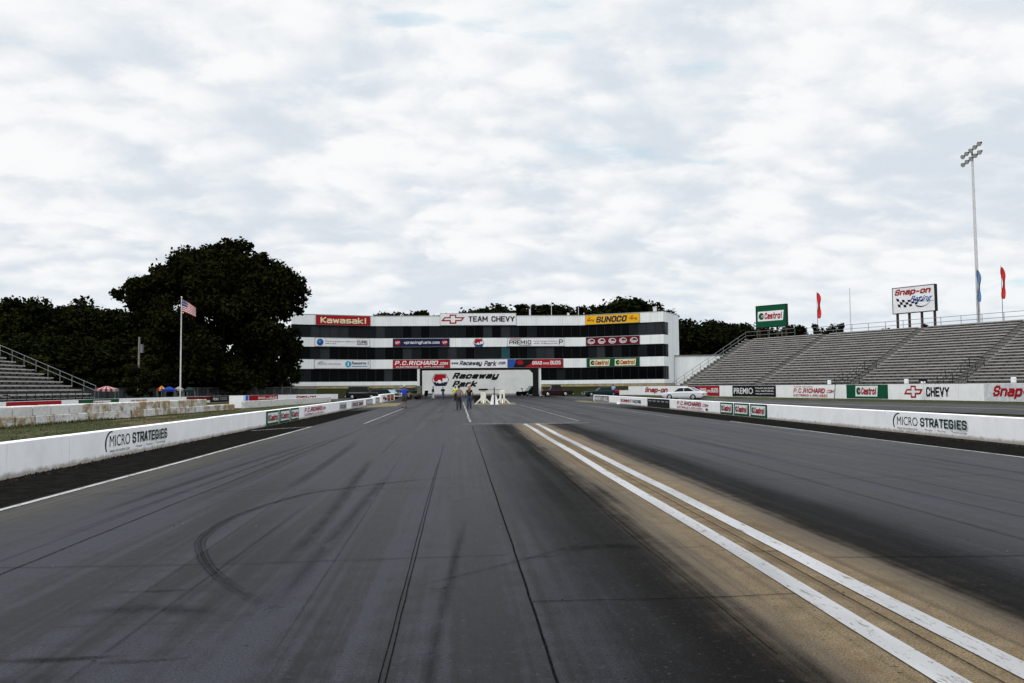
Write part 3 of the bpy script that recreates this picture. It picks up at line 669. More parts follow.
# shorter barrier blocks where the left wall ends
for i, (pa, pb, hh, txt, m1, m2, lab) in enumerate(((374.6, 380.6, .78, 'OIL', MIDG, SIGNW, 'short white barrier block with a dark panel ending the long left wall'),
                                                     (381.0, 394.6, .95, 'NITRO', SIGNW, CRED, 'white end block of the left barrier with red and orange square decals'))):
    xa, xb = LF.hit(pa, 401)[0], LF.hit(pb, 399)[0]
    t = thing('barrier_block', lab, 'barrier', LF.at(xa), LF.rotz, 'barrier blocks ending the left wall'); L = xb-xa-.05
    obj('block_body', MB().bev(0, L, 0, .3, -.05, hh, .03), BARR, t)
    if i == 0:
        p = obj('painted_panel', MB().box(L*.15, L*.8, -.006, .1, .1, hh-.12), m1, t); mb = MB(); put_text(mb, txt, L*.25, L*.7, .25, .5, -.012, .02); obj('lettering', mb, m2, p)
    else:
        for a, b, mm, tx in ((.08, .40, SIGNW, 'RED'), (.42, .64, ORANGE, 'R'), (.68, .92, ORANGE, 'R')):
            p = obj('painted_panel', MB().box(L*a, L*b, -.006, .1, .1, hh-.1), mm if mm is SIGNW else BLACK, t)
            mb = MB()
            if mm is SIGNW: disc(mb, L*(a+.1), .55, L*.06, .2, -.012, 0); disc(mb, L*(a+.22), .38, L*.07, .2, -.014, 1)
            else: put_text(mb, tx, L*(a+.05), L*(b-.03), .2, .78, -.012, .04)
            obj('lettering', mb, [CRED, BLACK] if mm is SIGNW else ORANGE, p)
# --- right barrier
RF = Frame((14.95, 108), (0, -1))
rx = lambda px, py=405: RF.hit(px, py)[0]
rw = thing('barrier_wall', 'long white painted concrete barrier running along the right edge of the strip', 'barrier', RF.at(0), RF.rotz)
mb = MB(); st = rx(593.5, 397); cuts = [st, rx(647), rx(670), rx(720), rx(767, 411), 80.0, 88.0, 96.0]
for a, b in zip(cuts, cuts[1:]): mb.bev(a+.006, b-.006, 0, .22, -.1, WH+.02+random.uniform(-.006, .006), .018)
obj('wall_body', mb, BARR, rw)
def rpanel(a, b, m, z0=.03, z1=WH-.01): return obj('painted_panel', MB().box(rx(a, 403), rx(b, 403), -.006, .1, z0, z1), m, rw)
p = rpanel(594.5, 609, MIDG, .06); mb = MB(); put_text(mb, 'RACE FUEL', rx(595.2, 398), rx(608, 398), .2, .5, -.012, .02); rect(mb, rx(602.3, 398), rx(603.8, 398), .25, .62, -.016, 1); obj('lettering', mb, [SIGNW, CRED], p)
mb = MB(); put_text(mb, 'SUMMIT', rx(620.5, 400), rx(632, 400), .2, .5, -.006, .04, 0, 0); put_text(mb, 'RACING', rx(632.5, 400), rx(641, 400), .2, .5, -.006, .04, 0, 1); obj('painted_lettering', mb, [CRED, NAVY], rw)
p = rpanel(647.4, 669.6, BLACK)
mb = MB()
for k in range(5): put_text(mb, 'hp', rx(649+4.2*k, 402), rx(651.6+4.2*k, 402), .42, .56, -.012, .02)
obj('lettering', mb, PALEG, p)
mb = MB(); store(mb, rx(677, 406), rx(708.5, 407), .15, .62, -.006); rect(mb, rx(705.5, 409), rx(708, 409), .14, .26, -.008, 1); obj('painted_lettering', mb, [CRED, NAVY], rw)
for a, b in ((720.3, 733.2), (734.0, 749.2), (750.4, 767.2)):
    xa, xb = rx(a, 408), rx(b, 410); p = obj('painted_panel', MB().box(xa, xb, -.006, .1, .03, WH), GREEN, rw)
    mb = MB(); oil_logo(mb, xa+.07*(xb-xa), xb-.09*(xb-xa), .14, .60, -.012, 0, 1, 2); obj('lettering', mb, [CRED, GREEN, SIGNW], p)
x0, x1, z0, z1 = RF.rect(893, 968, 413, 436); mb = MB(); micro(mb, x0, x1, .09, .66, -.004); obj('painted_lettering', mb, [DKGREEN, GREYL], rw)
# --- far right wall behind the return road
QF = Frame((WA.x, WA.y), (WB.x-WA.x, WB.y-WA.y)); qx = lambda px, py=392: QF.hit(px, py)[0]
fw = thing('sponsor_wall', 'long white sponsor wall below the right grandstand', 'wall', QF.at(0), QF.rotz)
ZT, ZB = 1.62, .38
obj('wall_body', MB().box(qx(628.5), 95, 0, .2, .1, ZT), BARR if False else barrier_mat('white_sponsor_wall', (.78, .785, .79)), fw)
obj('wall_return', MB().box(qx(628.5)-7.0, qx(628.5)-.02, .5, .7, .0, 1.0), WHITE, fw)
def qpanel(a, b, m, z0=ZB+.02, z1=ZT-.02): return obj('painted_panel', MB().box(qx(a), qx(b), -.008, .1, z0, z1), m, fw)
def qtext(txt, a, b, z0, z1, m, bold=.03, sh=0.0): mb = MB(); put_text(mb, txt, qx(a), qx(b), z0, z1, -.012, bold, sh); return obj('painted_lettering', mb, m, fw)
qtext('Snap-on', 645, 668, .62, 1.48, CRED, .05, .3)
p = qpanel(688, 719.5, MAROON); mb = MB(); beer(mb, qx(688), qx(719.5), ZB+.03, ZT-.03, -.014, 0, 1, 2); obj('lettering', mb, [SIGNW, RED, ORANGE], p)
p = qpanel(732.5, 776, BLACK); mb = MB(); put_text(mb, 'PREMIO', qx(734), qx(753), .68, 1.35, -.014, .01)
for k in range(3): put_text(mb, ['ITALIAN SAUSAGE', 'ALL NATURAL', 'www.premiofoods.com'][k], qx(755.5), qx(774), 1.22-.3*k, 1.40-.3*k, -.014, .01)
obj('lettering', mb, SIGNW, p)
mb = MB(); store(mb, qx(793.5), qx(834), .5, 1.3, -.012); put_text(mb, 'SHOP ONLINE', qx(794), qx(813), 1.38, 1.5, -.012, .01); obj('painted_lettering', mb, RED, fw)
p = qpanel(846.5, 888, GREEN); mb = MB(); oil_logo(mb, qx(855.5), qx(878), .58, 1.5, -.014, 0, 1, 2); obj('lettering', mb, [CRED, GREEN, SIGNW], p)
mb = MB(); bowtie(mb, qx(904), qx(923), .52, 1.5, -.012, 0, 1); obj('painted_emblem', mb, [CRED, SIGNW], fw); qtext('CHEVY', 926, 949.5, .62, 1.40, BLACK, .04)
qpanel(984, 1060, M('pale_grey_panel', (.55, .56, .58), .6)); mb = MB(); put_text(mb, 'Snap-on', qx(993), qx(1046), .55, 1.5, -.016, .05, .3); obj('painted_lettering', mb, CRED, fw)
# --- far left wall, bending towards the building
LP = [(-35, 48), (-35.2, 82), (-34, 87), (-32.5, 98), (-30.4, 112), (-23.5, 122), (-18.3, 127)]
flw = thing('sponsor_wall', 'low white sponsor wall on the far left behind the stacked concrete blocks', 'wall', (0, 0, 0))
mb = MB()
FR = []
for i, (a, b) in enumerate(zip(LP, LP[1:])):
    f = Frame(a, (b[0]-a[0], b[1]-a[1])); L = (Vector(b)-Vector(a)).length; FR.append((f, L))
    q = [f.at(0), f.at(L), f.at(L, -.2), f.at(0, -.2)]; mb.prism([(v.x, v.y) for v in q], -.1, .82)
obj('wall_body', mb, BARR, flw)
def lrun(pa, pb, m, z0=.05, z1=.80):
    """a painted strip on the bent wall between two columns of the photograph"""
    mb = MB()
    for f, L in FR:
        a = max(0, min(L, f.hit(pa, 400)[0])) if f.hit(pa, 400)[0] > -500 else 0; b = max(0, min(L, f.hit(pb, 399)[0]))
        if b-a > .05:
            q = [f.at(a, .008), f.at(b, .008), f.at(b, -.05), f.at(a, -.05)]; mb.prism([(v.x, v.y) for v in q], z0, z1)
    return obj('painted_panel', mb, m, flw) if mb.v else None
def ltext(fn, pa, pb, mats, name='painted_lettering'):
    mid = (pa+pb)/2
    for f, L in FR:
        if -.5 <= f.hit(mid, 398)[0] <= L+.5:
            mb = MB(); fn(mb, f.hit(pa, 398)[0], f.hit(pb, 398)[0]); o = obj(name, mb, mats, flw); o.location = f.at(0, .014); o.rotation_euler.z = f.rotz; return o
lrun(6.2, 61.5, RED); lrun(78.5, 119, GREEN); lrun(186.5, 212, MAROON, .3, .8); lrun(210, 229, BLACK, .02, .81); lrun(249, 278, RED)
ltext(lambda mb, a, b: oil_logo(mb, a, b, .2, .66, 0, 0, 1, 2), 89, 111, [CRED, GREEN, SIGNW])
ltext(lambda mb, a, b: put_text(mb, 'NEW JERSEY SPEED', a, b, .3, .65, 0, .02), 131, 147, M('faded_rust_lettering', (.30, .15, .10), .7))
ltext(lambda mb, a, b: [put_text(mb, 'PREMIO', a, a+(b-a)*.4, .25, .6, 0, .01), put_text(mb, 'ALL NATURAL', a+(b-a)*.48, b, .5, .62, 0), put_text(mb, 'www.premiofoods.com', a+(b-a)*.48, b, .28, .4, 0)], 213, 227, SIGNW)
ltext(lambda mb, a, b: [put_text(mb, 'GRAB', a, a+(b-a)*.35, .25, .6, 0, .03), put_text(mb, 'BUDS', a+(b-a)*.6, b, .25, .6, 0, .03), put_text(mb, 'SOME', a+(b-a)*.39, a+(b-a)*.57, .25, .45, 0, .03)], 258, 277, SIGNW)
ltext(lambda mb, a, b: put_text(mb, 'Snap-on', a, b, .1, .75, 0, .05, .3), 294, 316, CRED)
# white board at the left end of the grey wall
f = Frame((-21.2, 75.2), (1, .1)); x0, x1, z0, z1 = f.rect(229.2, 248.5, 395.5, 407)
t = thing('banner_board', 'upright white board with faded blue right edge beside the low grey wall', 'board', f.at(x0), f.rotz); L = x1-x0
obj('board', MB().box(0, L, 0, .12, -.05, z1), WHITE, t)
obj('painted_edge', MB().plate([(L*.8, .02), (L, .02), (L, z1-.01), (L*.86, z1-.01)], -.006, .05), BLUE, t); obj('painted_stripe', MB().plate([(L*.70, .02), (L*.80, .02), (L*.86, z1-.01), (L*.74, z1-.01)], -.004, .05), M('faded_blue', (.35, .45, .62), .6), t)
# low grey wall
f = Frame((-18.8, 74), (-16.4+18.8, 103-74)); L = f.hit(331, 399)[0]
t = thing('concrete_wall', 'low bare grey concrete wall between the grass verge and the sponsor wall', 'wall', f.at(0), f.rotz)
mb = MB(); k = 0
while k*1.9 < L: mb.bev(k*1.9, min(L, k*1.9+1.88), 0, .3, -.1, .60+random.uniform(-.012, .012), .02); k += 1
obj('wall_body', mb, block_mat('bare_grey_concrete', .25), t)
# stacked blocks
BM = [block_mat('white_washed_block', 0), block_mat('stained_block', .45), block_mat('rust_stained_block', 1.0)]
bd = Vector((2.3, 29)).normalized(); brot = math.atan2(bd.y, bd.x)
def blk(y0, y1, z0, hh, kind, dx):
    mb = MB(); L = (y1-y0)/bd.y-.055
    c = .045
    mb.bev(0, L, 0, .75, 0, hh-.01, c)
    for i, v in enumerate(mb.v): mb.v[i] = (v[0]+random.uniform(-.012, .012), v[1]+random.uniform(-.02, .02), v[2]+random.uniform(-.008, .008))
    x = -21.0+(y0-37)*bd.x/bd.y+dx
    return obj('concrete_block', mb, BM[kind], None, (x, y0, z0), brot)
UY = [32.0, 33.6, 35.2, 36.8, 38.41, 39.98, 41.55, 43.08, 44.72, 46.07, 47.71, 49.05, 50.55, 52.2, 53.8, 55.4, 57.0, 58.6, 60.2, 61.8, 63.4]
uk = [0, 0, 0, 0, 0, 0, 0, 0, 0, 2, 2, 1, 1, 2, 2, 2, 1, 2, 2, 2, 2]
desc = ['clean white', 'grey stained', 'rust stained']
nvis = 0
for i, (a, b) in enumerate(zip(UY, UY[1:])):
    o = blk(a, b, .455, .49, uk[i], random.uniform(-.05, .0)); tag(o, f'{desc[uk[i]]} concrete block in the upper stacked row, {ORD[i]} from the near end', 'concrete block', 'concrete blocks stacked two high on the grass')
y = 32.0; i = 0
while y < 68:
    kd = random.choice([1, 2, 2, 1, 2]); w = 1.62
    o = blk(y, y+w, 0, .46, kd, random.uniform(.0, .06)); tag(o, f'{desc[kd]} concrete block in the lower stacked row, {ORD[i]} from the near end', 'concrete block', 'concrete blocks stacked two high on the grass'); y += w; i += 1

# ------------------------------------------------------------------ grandstands
def grandstand(label, loc, rotz, L, rows, tread, rise, z0, aisles, xr):
    t = thing('grandstand', label, 'grandstand', loc, rotz)
    segs = []; c = 0.0
    for a in aisles: segs.append((c, a-.6)); c = a+.6
    segs.append((c, L)); segs = [s for s in segs if s[1]-s[0] > .2]
    for r in range(rows):
        mb = MB(); y = r*tread; z = z0+r*rise
        for a, b in segs:
            mb.box(a, b, y+tread*.45, y+tread*.45+.27, z+.36, z+.41, 0)     # seat plank
            mb.box(a, b, y+tread*.45-.012, y+tread*.45-.002, z+.29, z+.41, 0)
            mb.box(a, b, y-.18, y+tread*.45-.08, z-.03, z, 1)       # foot plank
            x = a+.6
            while x < b-.1:
                mb.box(x-.055, x+.055, y+tread*.45+.03, y+tread*.45+.22, z-.02, z+.36, 2); x += 1.22
        obj('bench_row', mb, [BENCH, BENCH, DKWOOD], t)
    mb = MB(); W = rows*tread
    n = rows
    for a, b in ((0, L),):
        mb.add([(a, 0, z0-.12), (b, 0, z0-.12), (b, W, z0+rows*rise-.12), (a, W, z0+rows*rise-.12)], [(0, 1, 2, 3)], 0)
    for r in range(rows): mb.box(.02, L-.02, r*tread+tread*.62, r*tread+tread*.64, z0+r*rise-.1, z0+r*rise+.30, 1)
    x = 0
    while x <= L:
        mb.rod((x, W-.2, 0), (x, W-.2, z0+rows*rise-.1), .07, n=6); mb.rod((x, W*.5, 0), (x, W*.5, z0+rows*rise*.5-.1), .07, n=6); x += 4
    obj('support_frame', mb, [DKWOOD, M('riser_board', (.14, .135, .128), .8)], t)
    for a in aisles:
        mb = MB()
        for r in range(rows*2):
            y = r*tread/2; z = z0+r*rise/2; mb.box(a-.58, a+.58, y, y+tread/2+.02, z-.03, z, 0); mb.box(a-.58, a+.58, y+.005, y+.02, z-rise/2, z-.031, 1)
        obj('stair_aisle', mb, [BENCH, DKWOOD], t)
    def railing(pts, hh=1.07, name='railing', step=1.6, m=GALV):
        mb = MB()
        for p, q in zip(pts, pts[1:]):
            p = Vector(p); q = Vector(q); k = max(1, round((q-p).length/step))
            for i in range(k+1):
                c = p+(q-p)*i/k; mb.rod(c-Vector((0, 0, .1)), c+Vector((0, 0, hh)), .032, n=6)
            for dz in (hh, hh*.52): mb.rod(p+Vector((0, 0, dz)), q+Vector((0, 0, dz)), .03, n=6)
        return obj(name, mb, m, t)
    return t, railing, W
# right
gu = Vector((.454, -.891)); grot = math.atan2(gu.y, gu.x)
RL, RN, RT, RR, RZ = 62.0, 24, .654, .325, .62
gr, rail, W = grandstand('large right grandstand of grey aluminium bench rows rising behind the sponsor wall', (29.2, 113.2, 0), grot, RL, RN, RT, RR, RZ, [1.1, 14.5, 28.4, 40.5, 53], 0)
zt = RZ+RN*RR
rail([(-.1, .3, RZ), (-.1, W, zt)], 1.07, step=1.75); rail([(11.0, W+.1, zt-.1), (RL, W+.1, zt-.1)], 1.15, step=2.45); rail([(-.1, W, zt), (9.0, W+.1, zt)], 1.15, step=2.4)
rail([(2, -.9, RZ+.05), (RL, -.9, RZ+.05)], 1.0, step=2.4, m=DKSTEEL)
for a in (28.4, 40.5):
    for q in (-.75, .75): rail([(a+q, RT*1, RZ+RR*1), (a+q, RT*8, RZ+RR*8)], 1.0, step=1.7, m=DKSTEEL)
    rail([(a-1.7, -.3, RZ), (a-1.7, RT*4, RZ+RR*4)], 1.0, step=1.7, m=DKSTEEL); rail([(a-.75, RT*8, RZ+RR*8), (a+.75, RT*8, RZ+RR*8)], 1.0, step=1.5, m=DKSTEEL)
# left
gl, rail, W2 = grandstand('left grandstand of grey benches with a sloping end rail, cut by the left edge', (-37.6, 46, 0), R(90), 42.0, 14, .95, .42, .95, [10, 26], 0)
rail([(42.1, .0, 1.08), (42.1, W2, 1.08+W2*.443)], 1.05, step=1.28); rail([(0, -.7, .5), (42, -.7, .5)], 1.05, step=1.5, m=DKSTEEL)
rail([(27, .95*3, .95+.42*3), (27, .95*6, .95+.42*6)], 1.0, step=1.3)

# ------------------------------------------------------------------ building
bt = thing('grandstand_tower', 'wide white four storey control tower with black window bands spanning the strip', 'building', (0, 0, 0))
BACK = [(40, 154), (-28.2, 154)]
OUT = [FA, FB, FC, FD, FE]+BACK
LO, HI = -6.75, 14.35                                     # the drive-through opening
Z = [1.62, 2.12, 2.80, 5.05, 6.68, 8.87, 10.45, 12.65, 14.40]
def inset(poly_front, k):
    out = []
    for i, p in enumerate(poly_front):
        a = Vector(poly_front[max(i-1, 0)]); b = Vector(poly_front[min(i+1, len(poly_front)-1)]); d = (b-a).normalized(); out.append((p[0]-d.y*k, p[1]+d.x*k))
    return out
IN = inset([FA, FB, FC, FD, FE], .30)
for z0, z1 in ((5.05, 6.68), (8.87, 10.45), (12.65, 14.40)):
    obj('wall_band', MB().prism(OUT, z0, z1), CLAD, bt)
core = MB()
for z0, z1 in ((6.68, 8.87), (10.45, 12.65)): core.prism(IN+BACK, z0+.001, z1-.001)
PL = [FA, FB, (LO-.45, 146.3), (LO-.45, 154), (-28.2, 154)]; PR = [(HI+.5, 146.2), FC, FD, FE, (40, 154), (HI+.5, 154)]
PLi = [IN[0], IN[1], (LO-.5, 146.6), (LO-.5, 154), (-28.2, 154)]; PRi = [(HI+.55, 146.5), IN[2], IN[3], IN[4], (40, 154), (HI+.55, 154)]
core.prism(PLi, 2.81, 5.04); core.prism(PRi, 2.81, 5.04)
obj('dark_room_core', core, BLACK, bt)  # solid core coloured black for the unlit rooms behind the glass
for P_ in (PL, PR): obj('sill_band', MB().prism(P_, Z[1], Z[2]), CLAD, bt)
for P_ in (inset([FA, FB, (LO-.45, 146.3)], .06)+[(LO-.45, 154), (-28.2, 154)], inset([(HI+.5, 146.2), FC, FD, FE], .06)+[(40, 154), (HI+.5, 154)]): obj('block_base', MB().prism(P_, 0, Z[1]-.002), TANB, bt)
mb = MB(); mb.box(LO-.44, LO, 146.25, 154, 0, 5.045); obj('jamb', mb, CLAD, bt); mb = MB(); mb.box(HI, HI+.49, 146.2, 154, 0, 5.045); obj('jamb', mb, CLAD, bt)
DKPIL = M('dark_brown_pillar', (.010, .008, .0065), .8)
mb = MB(); mb.box(LO+.02, LO+.42, 146.0, 146.6, 0, 5.04); obj('pillar', mb, DKPIL, bt)
mb = MB(); mb.box(HI-.95, HI-.02, 145.9, 146.8, .0, 5.04); mb.plate([(HI-1.9, 5.04), (HI-.96, 4.1), (HI-.96, 5.04)], 146.0, 146.7); mb.box(HI-1.05, HI+.08, 145.8, 146.9, 0, .35); obj('pillar', mb, DKPIL, bt)
obj('soffit_shade_beam', MB().box(LO, HI, 146.32, 147.0, 4.72, 5.045), BLACK, bt)  # soffit beam with the shade under the bridge put into its black
# side wall in the right return, beyond the corner glazing
sd = (Vector(FE)-Vector(FD)); sl = sd.length; sd.normalize(); sn = Vector((sd.y, -sd.x))
mb = MB()
for z0, z1 in ((2.8, 5.05), (6.68, 8.87), (10.45, 12.65)):
    a = Vector(FD)+sd*(sl*.30); b = Vector(FE); mb.prism([(a.x, a.y), (b.x, b.y), (b.x-sn.x*.31, b.y-sn.y*.31), (a.x-sn.x*.31, a.y-sn.y*.31)], z0, z1)
obj('end_wall', mb, CLAD, bt)
facets = [(FA, FB), (FB, FC), (FC, FD)]
def window(p, q, z0, z1, npane, tone):
    f = Frame(p, (q[0]-p[0], q[1]-p[1])); L = (Vector(q)-Vector(p)).length; w = L/npane
    mb = MB(); mu = MB()
    for i in range(npane):
        mi = tone(i, npane); y = .16+random.uniform(-.012, .012); tl = random.uniform(-.02, .02)
        mb.add([(i*w+.03, y+tl, z0+.02), ((i+1)*w-.03, y-tl, z0+.02), ((i+1)*w-.03, y-tl, z1-.02), (i*w+.03, y+tl, z1-.02)], [(0, 1, 2, 3)], mi)
        if i: mu.box(i*w-.035, i*w+.035, .10, .22, z0, z1)
    mu.box(.0, .06, .1, .22, z0, z1); mu.box(L-.06, L, .1, .22, z0, z1); mu.box(0, L, .11, .2, z1-.07, z1-.002); mu.box(0, L, .11, .2, z0+.002, z0+.06)
    wn = obj('window', mb, GL, bt); wn.location = f.at(0); wn.rotation_euler.z = f.rotz
    obj('mullion', mu, DKSTEEL, wn)
def tone(p, force=None):
    def fn(i, n):
        if force and i in force: return force[i]
        r_ = random.random(); return 0 if r_ > p else (1 if r_ > p*.4 else 2)
    return fn
run = [(1, 9), (2, 23), (3, 10)]
for (z0, z1, fl) in ((10.45, 12.65, 2), (6.68, 8.87, 1), (2.80, 5.05, 0)):
    for k, (p, q) in enumerate(facets):
        if fl == 0 and k == 1:
            window(FB, (LO-.46, 146.3), z0, z1, 5, tone(.1)); window((HI+.52, 146.2), FC, z0, z1, 5, tone(.25)); continue
        n = (9, 23, 10)[k]
        if fl == 2: fn = tone(.95) if k == 0 else (tone(.5) if k == 1 else tone(.35, {0: 0, 1: 0, 2: 0, 6: 1, 7: 2, 8: 2, 9: 2}))
        elif fl == 1: fn = tone(.25) if k == 0 else (tone(.45, {8: 2, 14: 3}) if k == 1 else tone(.5))
        else: fn = tone(.08)
        window(p, q, z0, z1, n, fn)
    e = Vector(FD)+sd*(sl*.30); window(FD, (e.x, e.y), z0, z1, 2, tone(.5))
mb = MB(); mb.prism([(p[0], p[1]) for p in inset(OUT[:5], -.05)]+[(40.05, 154.05), (-28.25, 154.05)], 14.401, 14.47); obj('roof', mb, M('roof_edge', (.35, .36, .36), .7), bt)
for px, top, w in ((530.5, 304.5, .05), (551.5, 303, .05), (578.5, 306.5, .05), (568.3, 313, .22), (529.8, 309, .12), (655, 307.5, .35)):
    a = atY(px, 315, 149.5); b = atY(px, top, 149.5); obj('roof_antenna' if w < .1 else 'roof_vent', MB().rod((a.x, 149.5, 14.4), (a.x, 149.5, b.z), w, n=6), POLE, bt)

# boards fixed to the front
SF = [Frame(FA, (FB[0]-FA[0], FB[1]-FA[1])), Frame(FB, (FC[0]-FB[0], FC[1]-FB[1])), Frame(FC, (FD[0]-FC[0], FD[1]-FC[1]))]
def board(k, px0, px1, py0, py1, label, m, th=.10, zz=None):
    f = SF[k]; x0, x1, z0, z1 = f.rect(px0, px1, py0, py1)
    if zz: z0, z1 = zz
    t = thing('sign_board', label, 'sign', f.at(x0, .02+th, z0), f.rotz, 'sponsor boards on the tower'); L, H_ = x1-x0, z1-z0
    obj('panel', MB().box(0, L, 0, th, 0, H_), m, t)
    fr = MB(); e = .05
    for a, b, c, d in ((-e, L+e, -e, 0), (-e, L+e, H_, H_+e), (-e, 0, 0, H_), (L, L+e, 0, H_)): fr.box(a, b, -.01, th, c, d)
    obj('frame', fr, GALV, t); return t, L, H_
def letters(t, mats, *items):
    mb = MB()
    for it in items: put_text(mb, it[0], *it[1:5], -.02, *(it[5:] if len(it) > 5 else ()))
    return obj('lettering', mb, mats, t)
B1, B2, B3 = (12.72, 14.33), (8.95, 10.36), (5.13, 6.60)
t, L, H_ = board(0, 316, 370, 317, 324.5, 'red board with cream Kawasaki lettering at the left of the top storey', RED, zz=(12.68, 14.30)); letters(t, CREAM, ('Kawasaki', L*.08, L*.92, H_*.16, H_*.84, .03))
t, L, H_ = board(1, 440.2, 515.9, 313.5, 324.5, 'white TEAM CHEVY board with red outlined bowtie above the middle of the tower', SIGNW, zz=(12.75, 14.85)); letters(t, BLACK, ('TEAM CHEVY', L*.37, L*.985, H_*.28, H_*.76, .035)); mb = MB(); bowtie(mb, L*.01, L*.325, H_*.12, H_*.9, -.02, 0, 1); obj('emblem', mb, [CRED, SIGNW], t)
t, L, H_ = board(2, 585.6, 639.6, 314.5, 323, 'yellow board with navy SUNOCO lettering at the right of the top storey', YELL, zz=(12.72, 14.30)); letters(t, [NAVY], ('SUNOCO', L*.2, L*.78, H_*.14, H_*.86, .045, .2))
mb = MB(); put_text(mb, 'Racing', L*.03, L*.16, H_*.3, H_*.62, -.02, .02, .2); flat(mb, [(L*.05, H_*.7), (L*.08, H_*.62), (L*.1, H_*.8)], -.02); obj('small_lettering', mb, CRED, t); mb = MB(); put_text(mb, 'Racing', L*.82, L*.96, H_*.3, H_*.62, -.02, .02, .2); flat(mb, [(L*.84, H_*.7), (L*.87, H_*.62), (L*.89, H_*.8)], -.02); obj('small_lettering', mb, CRED, t)
t, L, H_ = board(0, 315, 369.4, 338.8, 346, 'white board with a blue globe and grey text on the left wing', SIGNW, zz=B2)
mb = MB(); disc(mb, L*.09, H_*.5, H_*.40, H_*.42, -.02, 0); disc(mb, L*.08, H_*.58, H_*.16, H_*.16, -.03, 1); put_text(mb, 'The Racing School of Motors', L*.18, L*.72, H_*.5, H_*.68, -.02, .01, 0, 2); put_text(mb, 'of Motor Sport', L*.18, L*.38, H_*.26, H_*.4, -.02, .01, 0, 2); put_text(mb, 'CURE', L*.76, L*.96, H_*.38, H_*.78, -.02, .03, 0, 3); rect(mb, L*.76, L*.96, H_*.22, H_*.29, -.02, 3); obj('lettering', mb, [BLUE, CYAN, BLACK, NAVY], t)
t, L, H_ = board(1, 393.1, 449.3, 339.5, 346.3, 'navy board with white vpracingfuels.com lettering on the second band', NAVY, zz=B2); letters(t, SIGNW, ('vpracingfuels.com', L*.19, L*.83, H_*.26, H_*.72, .02))
mb = MB()
for a in (.02, .86): disc(mb, L*(a+.06), H_*.5, L*.055, H_*.36, -.02, 0); put_text(mb, 'VP', L*(a+.02), L*(a+.1), H_*.34, H_*.66, -.03, .03, .1, 1)
obj('emblem', mb, [RED, SIGNW], t)
f = SF[1]; x0, x1, z0, z1 = f.rect(473.4, 484, 338.6, 346.4); t = thing('emblem_sign', 'small red white and blue emblem on the second band at the centre of the tower', 'sign', f.at(x0, .06, z0), f.rotz)
mb = MB(); shield_logo(mb, 0, x1-x0, 0, z1-z0, -.02, 0, 1, 2, 3); obj('lettering', mb, [RED, SIGNW, BLUE, BLACK], t); obj('panel', MB().plate([(.3, .0), (x1-x0-.3, 0), (x1-x0, .65), (x1-x0-.3, z1-z0), (.3, z1-z0), (0, .65)], 0, .05), BLACK, t)
t, L, H_ = board(1, 507.5, 563.9, 338.5, 346, 'white PREMIO board with black lettering on the second band right of centre', SIGNW, zz=B2)
mb = MB(); put_text(mb, 'PREMIO', L*.03, L*.42, H_*.22, H_*.75, -.02, .02, 0, 0); put_text(mb, 'Italian Sausage & Peppers', L*.46, L*.88, H_*.52, H_*.68, -.02, .01, 0, 0); put_text(mb, 'All Natural', L*.46, L*.88, H_*.25, H_*.4, -.02, .01, 0, 0); put_text(mb, 'P', L*.91, L*.98, H_*.2, H_*.85, -.02, .02, 0, 0); rect(mb, L*.04, L*.24, H_*.85, H_*.95, -.02, 1); rect(mb, L*.2, L*.42, H_*.08, H_*.15, -.02, 2); obj('lettering', mb, [BLACK, RED, GREEN], t)
t, L, H_ = board(2, 586.3, 639.6, 337.5, 344.5, 'dark red board with five white oval soft drink logos on the right wing', MAROON, zz=(8.95, 10.36)); mb = MB()
for k in range(5):
    cx = L*(.1+.2*k); disc(mb, cx, H_*.5, L*.07, H_*.34, -.02, 0); disc(mb, cx, H_*.5, L*.06, H_*.27, -.026, 1); put_text(mb, 'Dr', cx-L*.045, cx-L*.015, H_*.52, H_*.76, -.032, .03, .2, 0); put_text(mb, 'Pepper', cx-L*.052, cx+L*.055, H_*.24, H_*.55, -.032, .03, .2, 0)
obj('lettering', mb, [SIGNW, MAROON], t)
t, L, H_ = board(0, 314.5, 369.8, 360.6, 368.3, 'white board with a grey swoosh and turquoise globe on the left wing', SIGNW, zz=B3)
mb = MB()
for i in range(8):
    a, b = R(170-i*14), R(170-(i+1)*14); flat(mb, [(L*.12+L*.07*math.cos(a), H_*.3+H_*.5*math.sin(a)), (L*.12+L*.06*math.cos(a), H_*.3+H_*.42*math.sin(a)), (L*.12+L*.06*math.cos(b), H_*.3+H_*.42*math.sin(b)), (L*.12+L*.07*math.cos(b), H_*.3+H_*.5*math.sin(b))], -.02, 0)
put_text(mb, 'MICRO STRATEGIES', L*.08, L*.47, H_*.4, H_*.62, -.02, 0, 0, 0); disc(mb, L*.6, H_*.5, H_*.36, H_*.38, -.02, 1); put_text(mb, 'i', L*.59, L*.61, H_*.3, H_*.7, -.03, .03, 0, 3); put_text(mb, 'Resource 1', L*.665, L*.97, H_*.48, H_*.82, -.02, .03, 0, 2); rect(mb, L*.665, L*.95, H_*.2, H_*.3, -.02, 1); obj('lettering', mb, [GREYL, CYAN, NAVY, SIGNW], t)
t, L, H_ = board(1, 393.1, 449.8, 361, 367.5, 'red board with white slanted store lettering left above the drive-through opening', RED, zz=B3)
mb = MB(); put_text(mb, 'P.C.RICHARD', L*.03, L*.8, H_*.36, H_*.9, -.02, .035, .2); put_text(mb, '.COM', L*.81, L*.97, H_*.36, H_*.72, -.02, .03, .2); put_text(mb, 'ELECTRONICS & APPLIANCES', L*.05, L*.9, H_*.06, H_*.24, -.02, .02, .1); obj('lettering', mb, SIGNW, t)
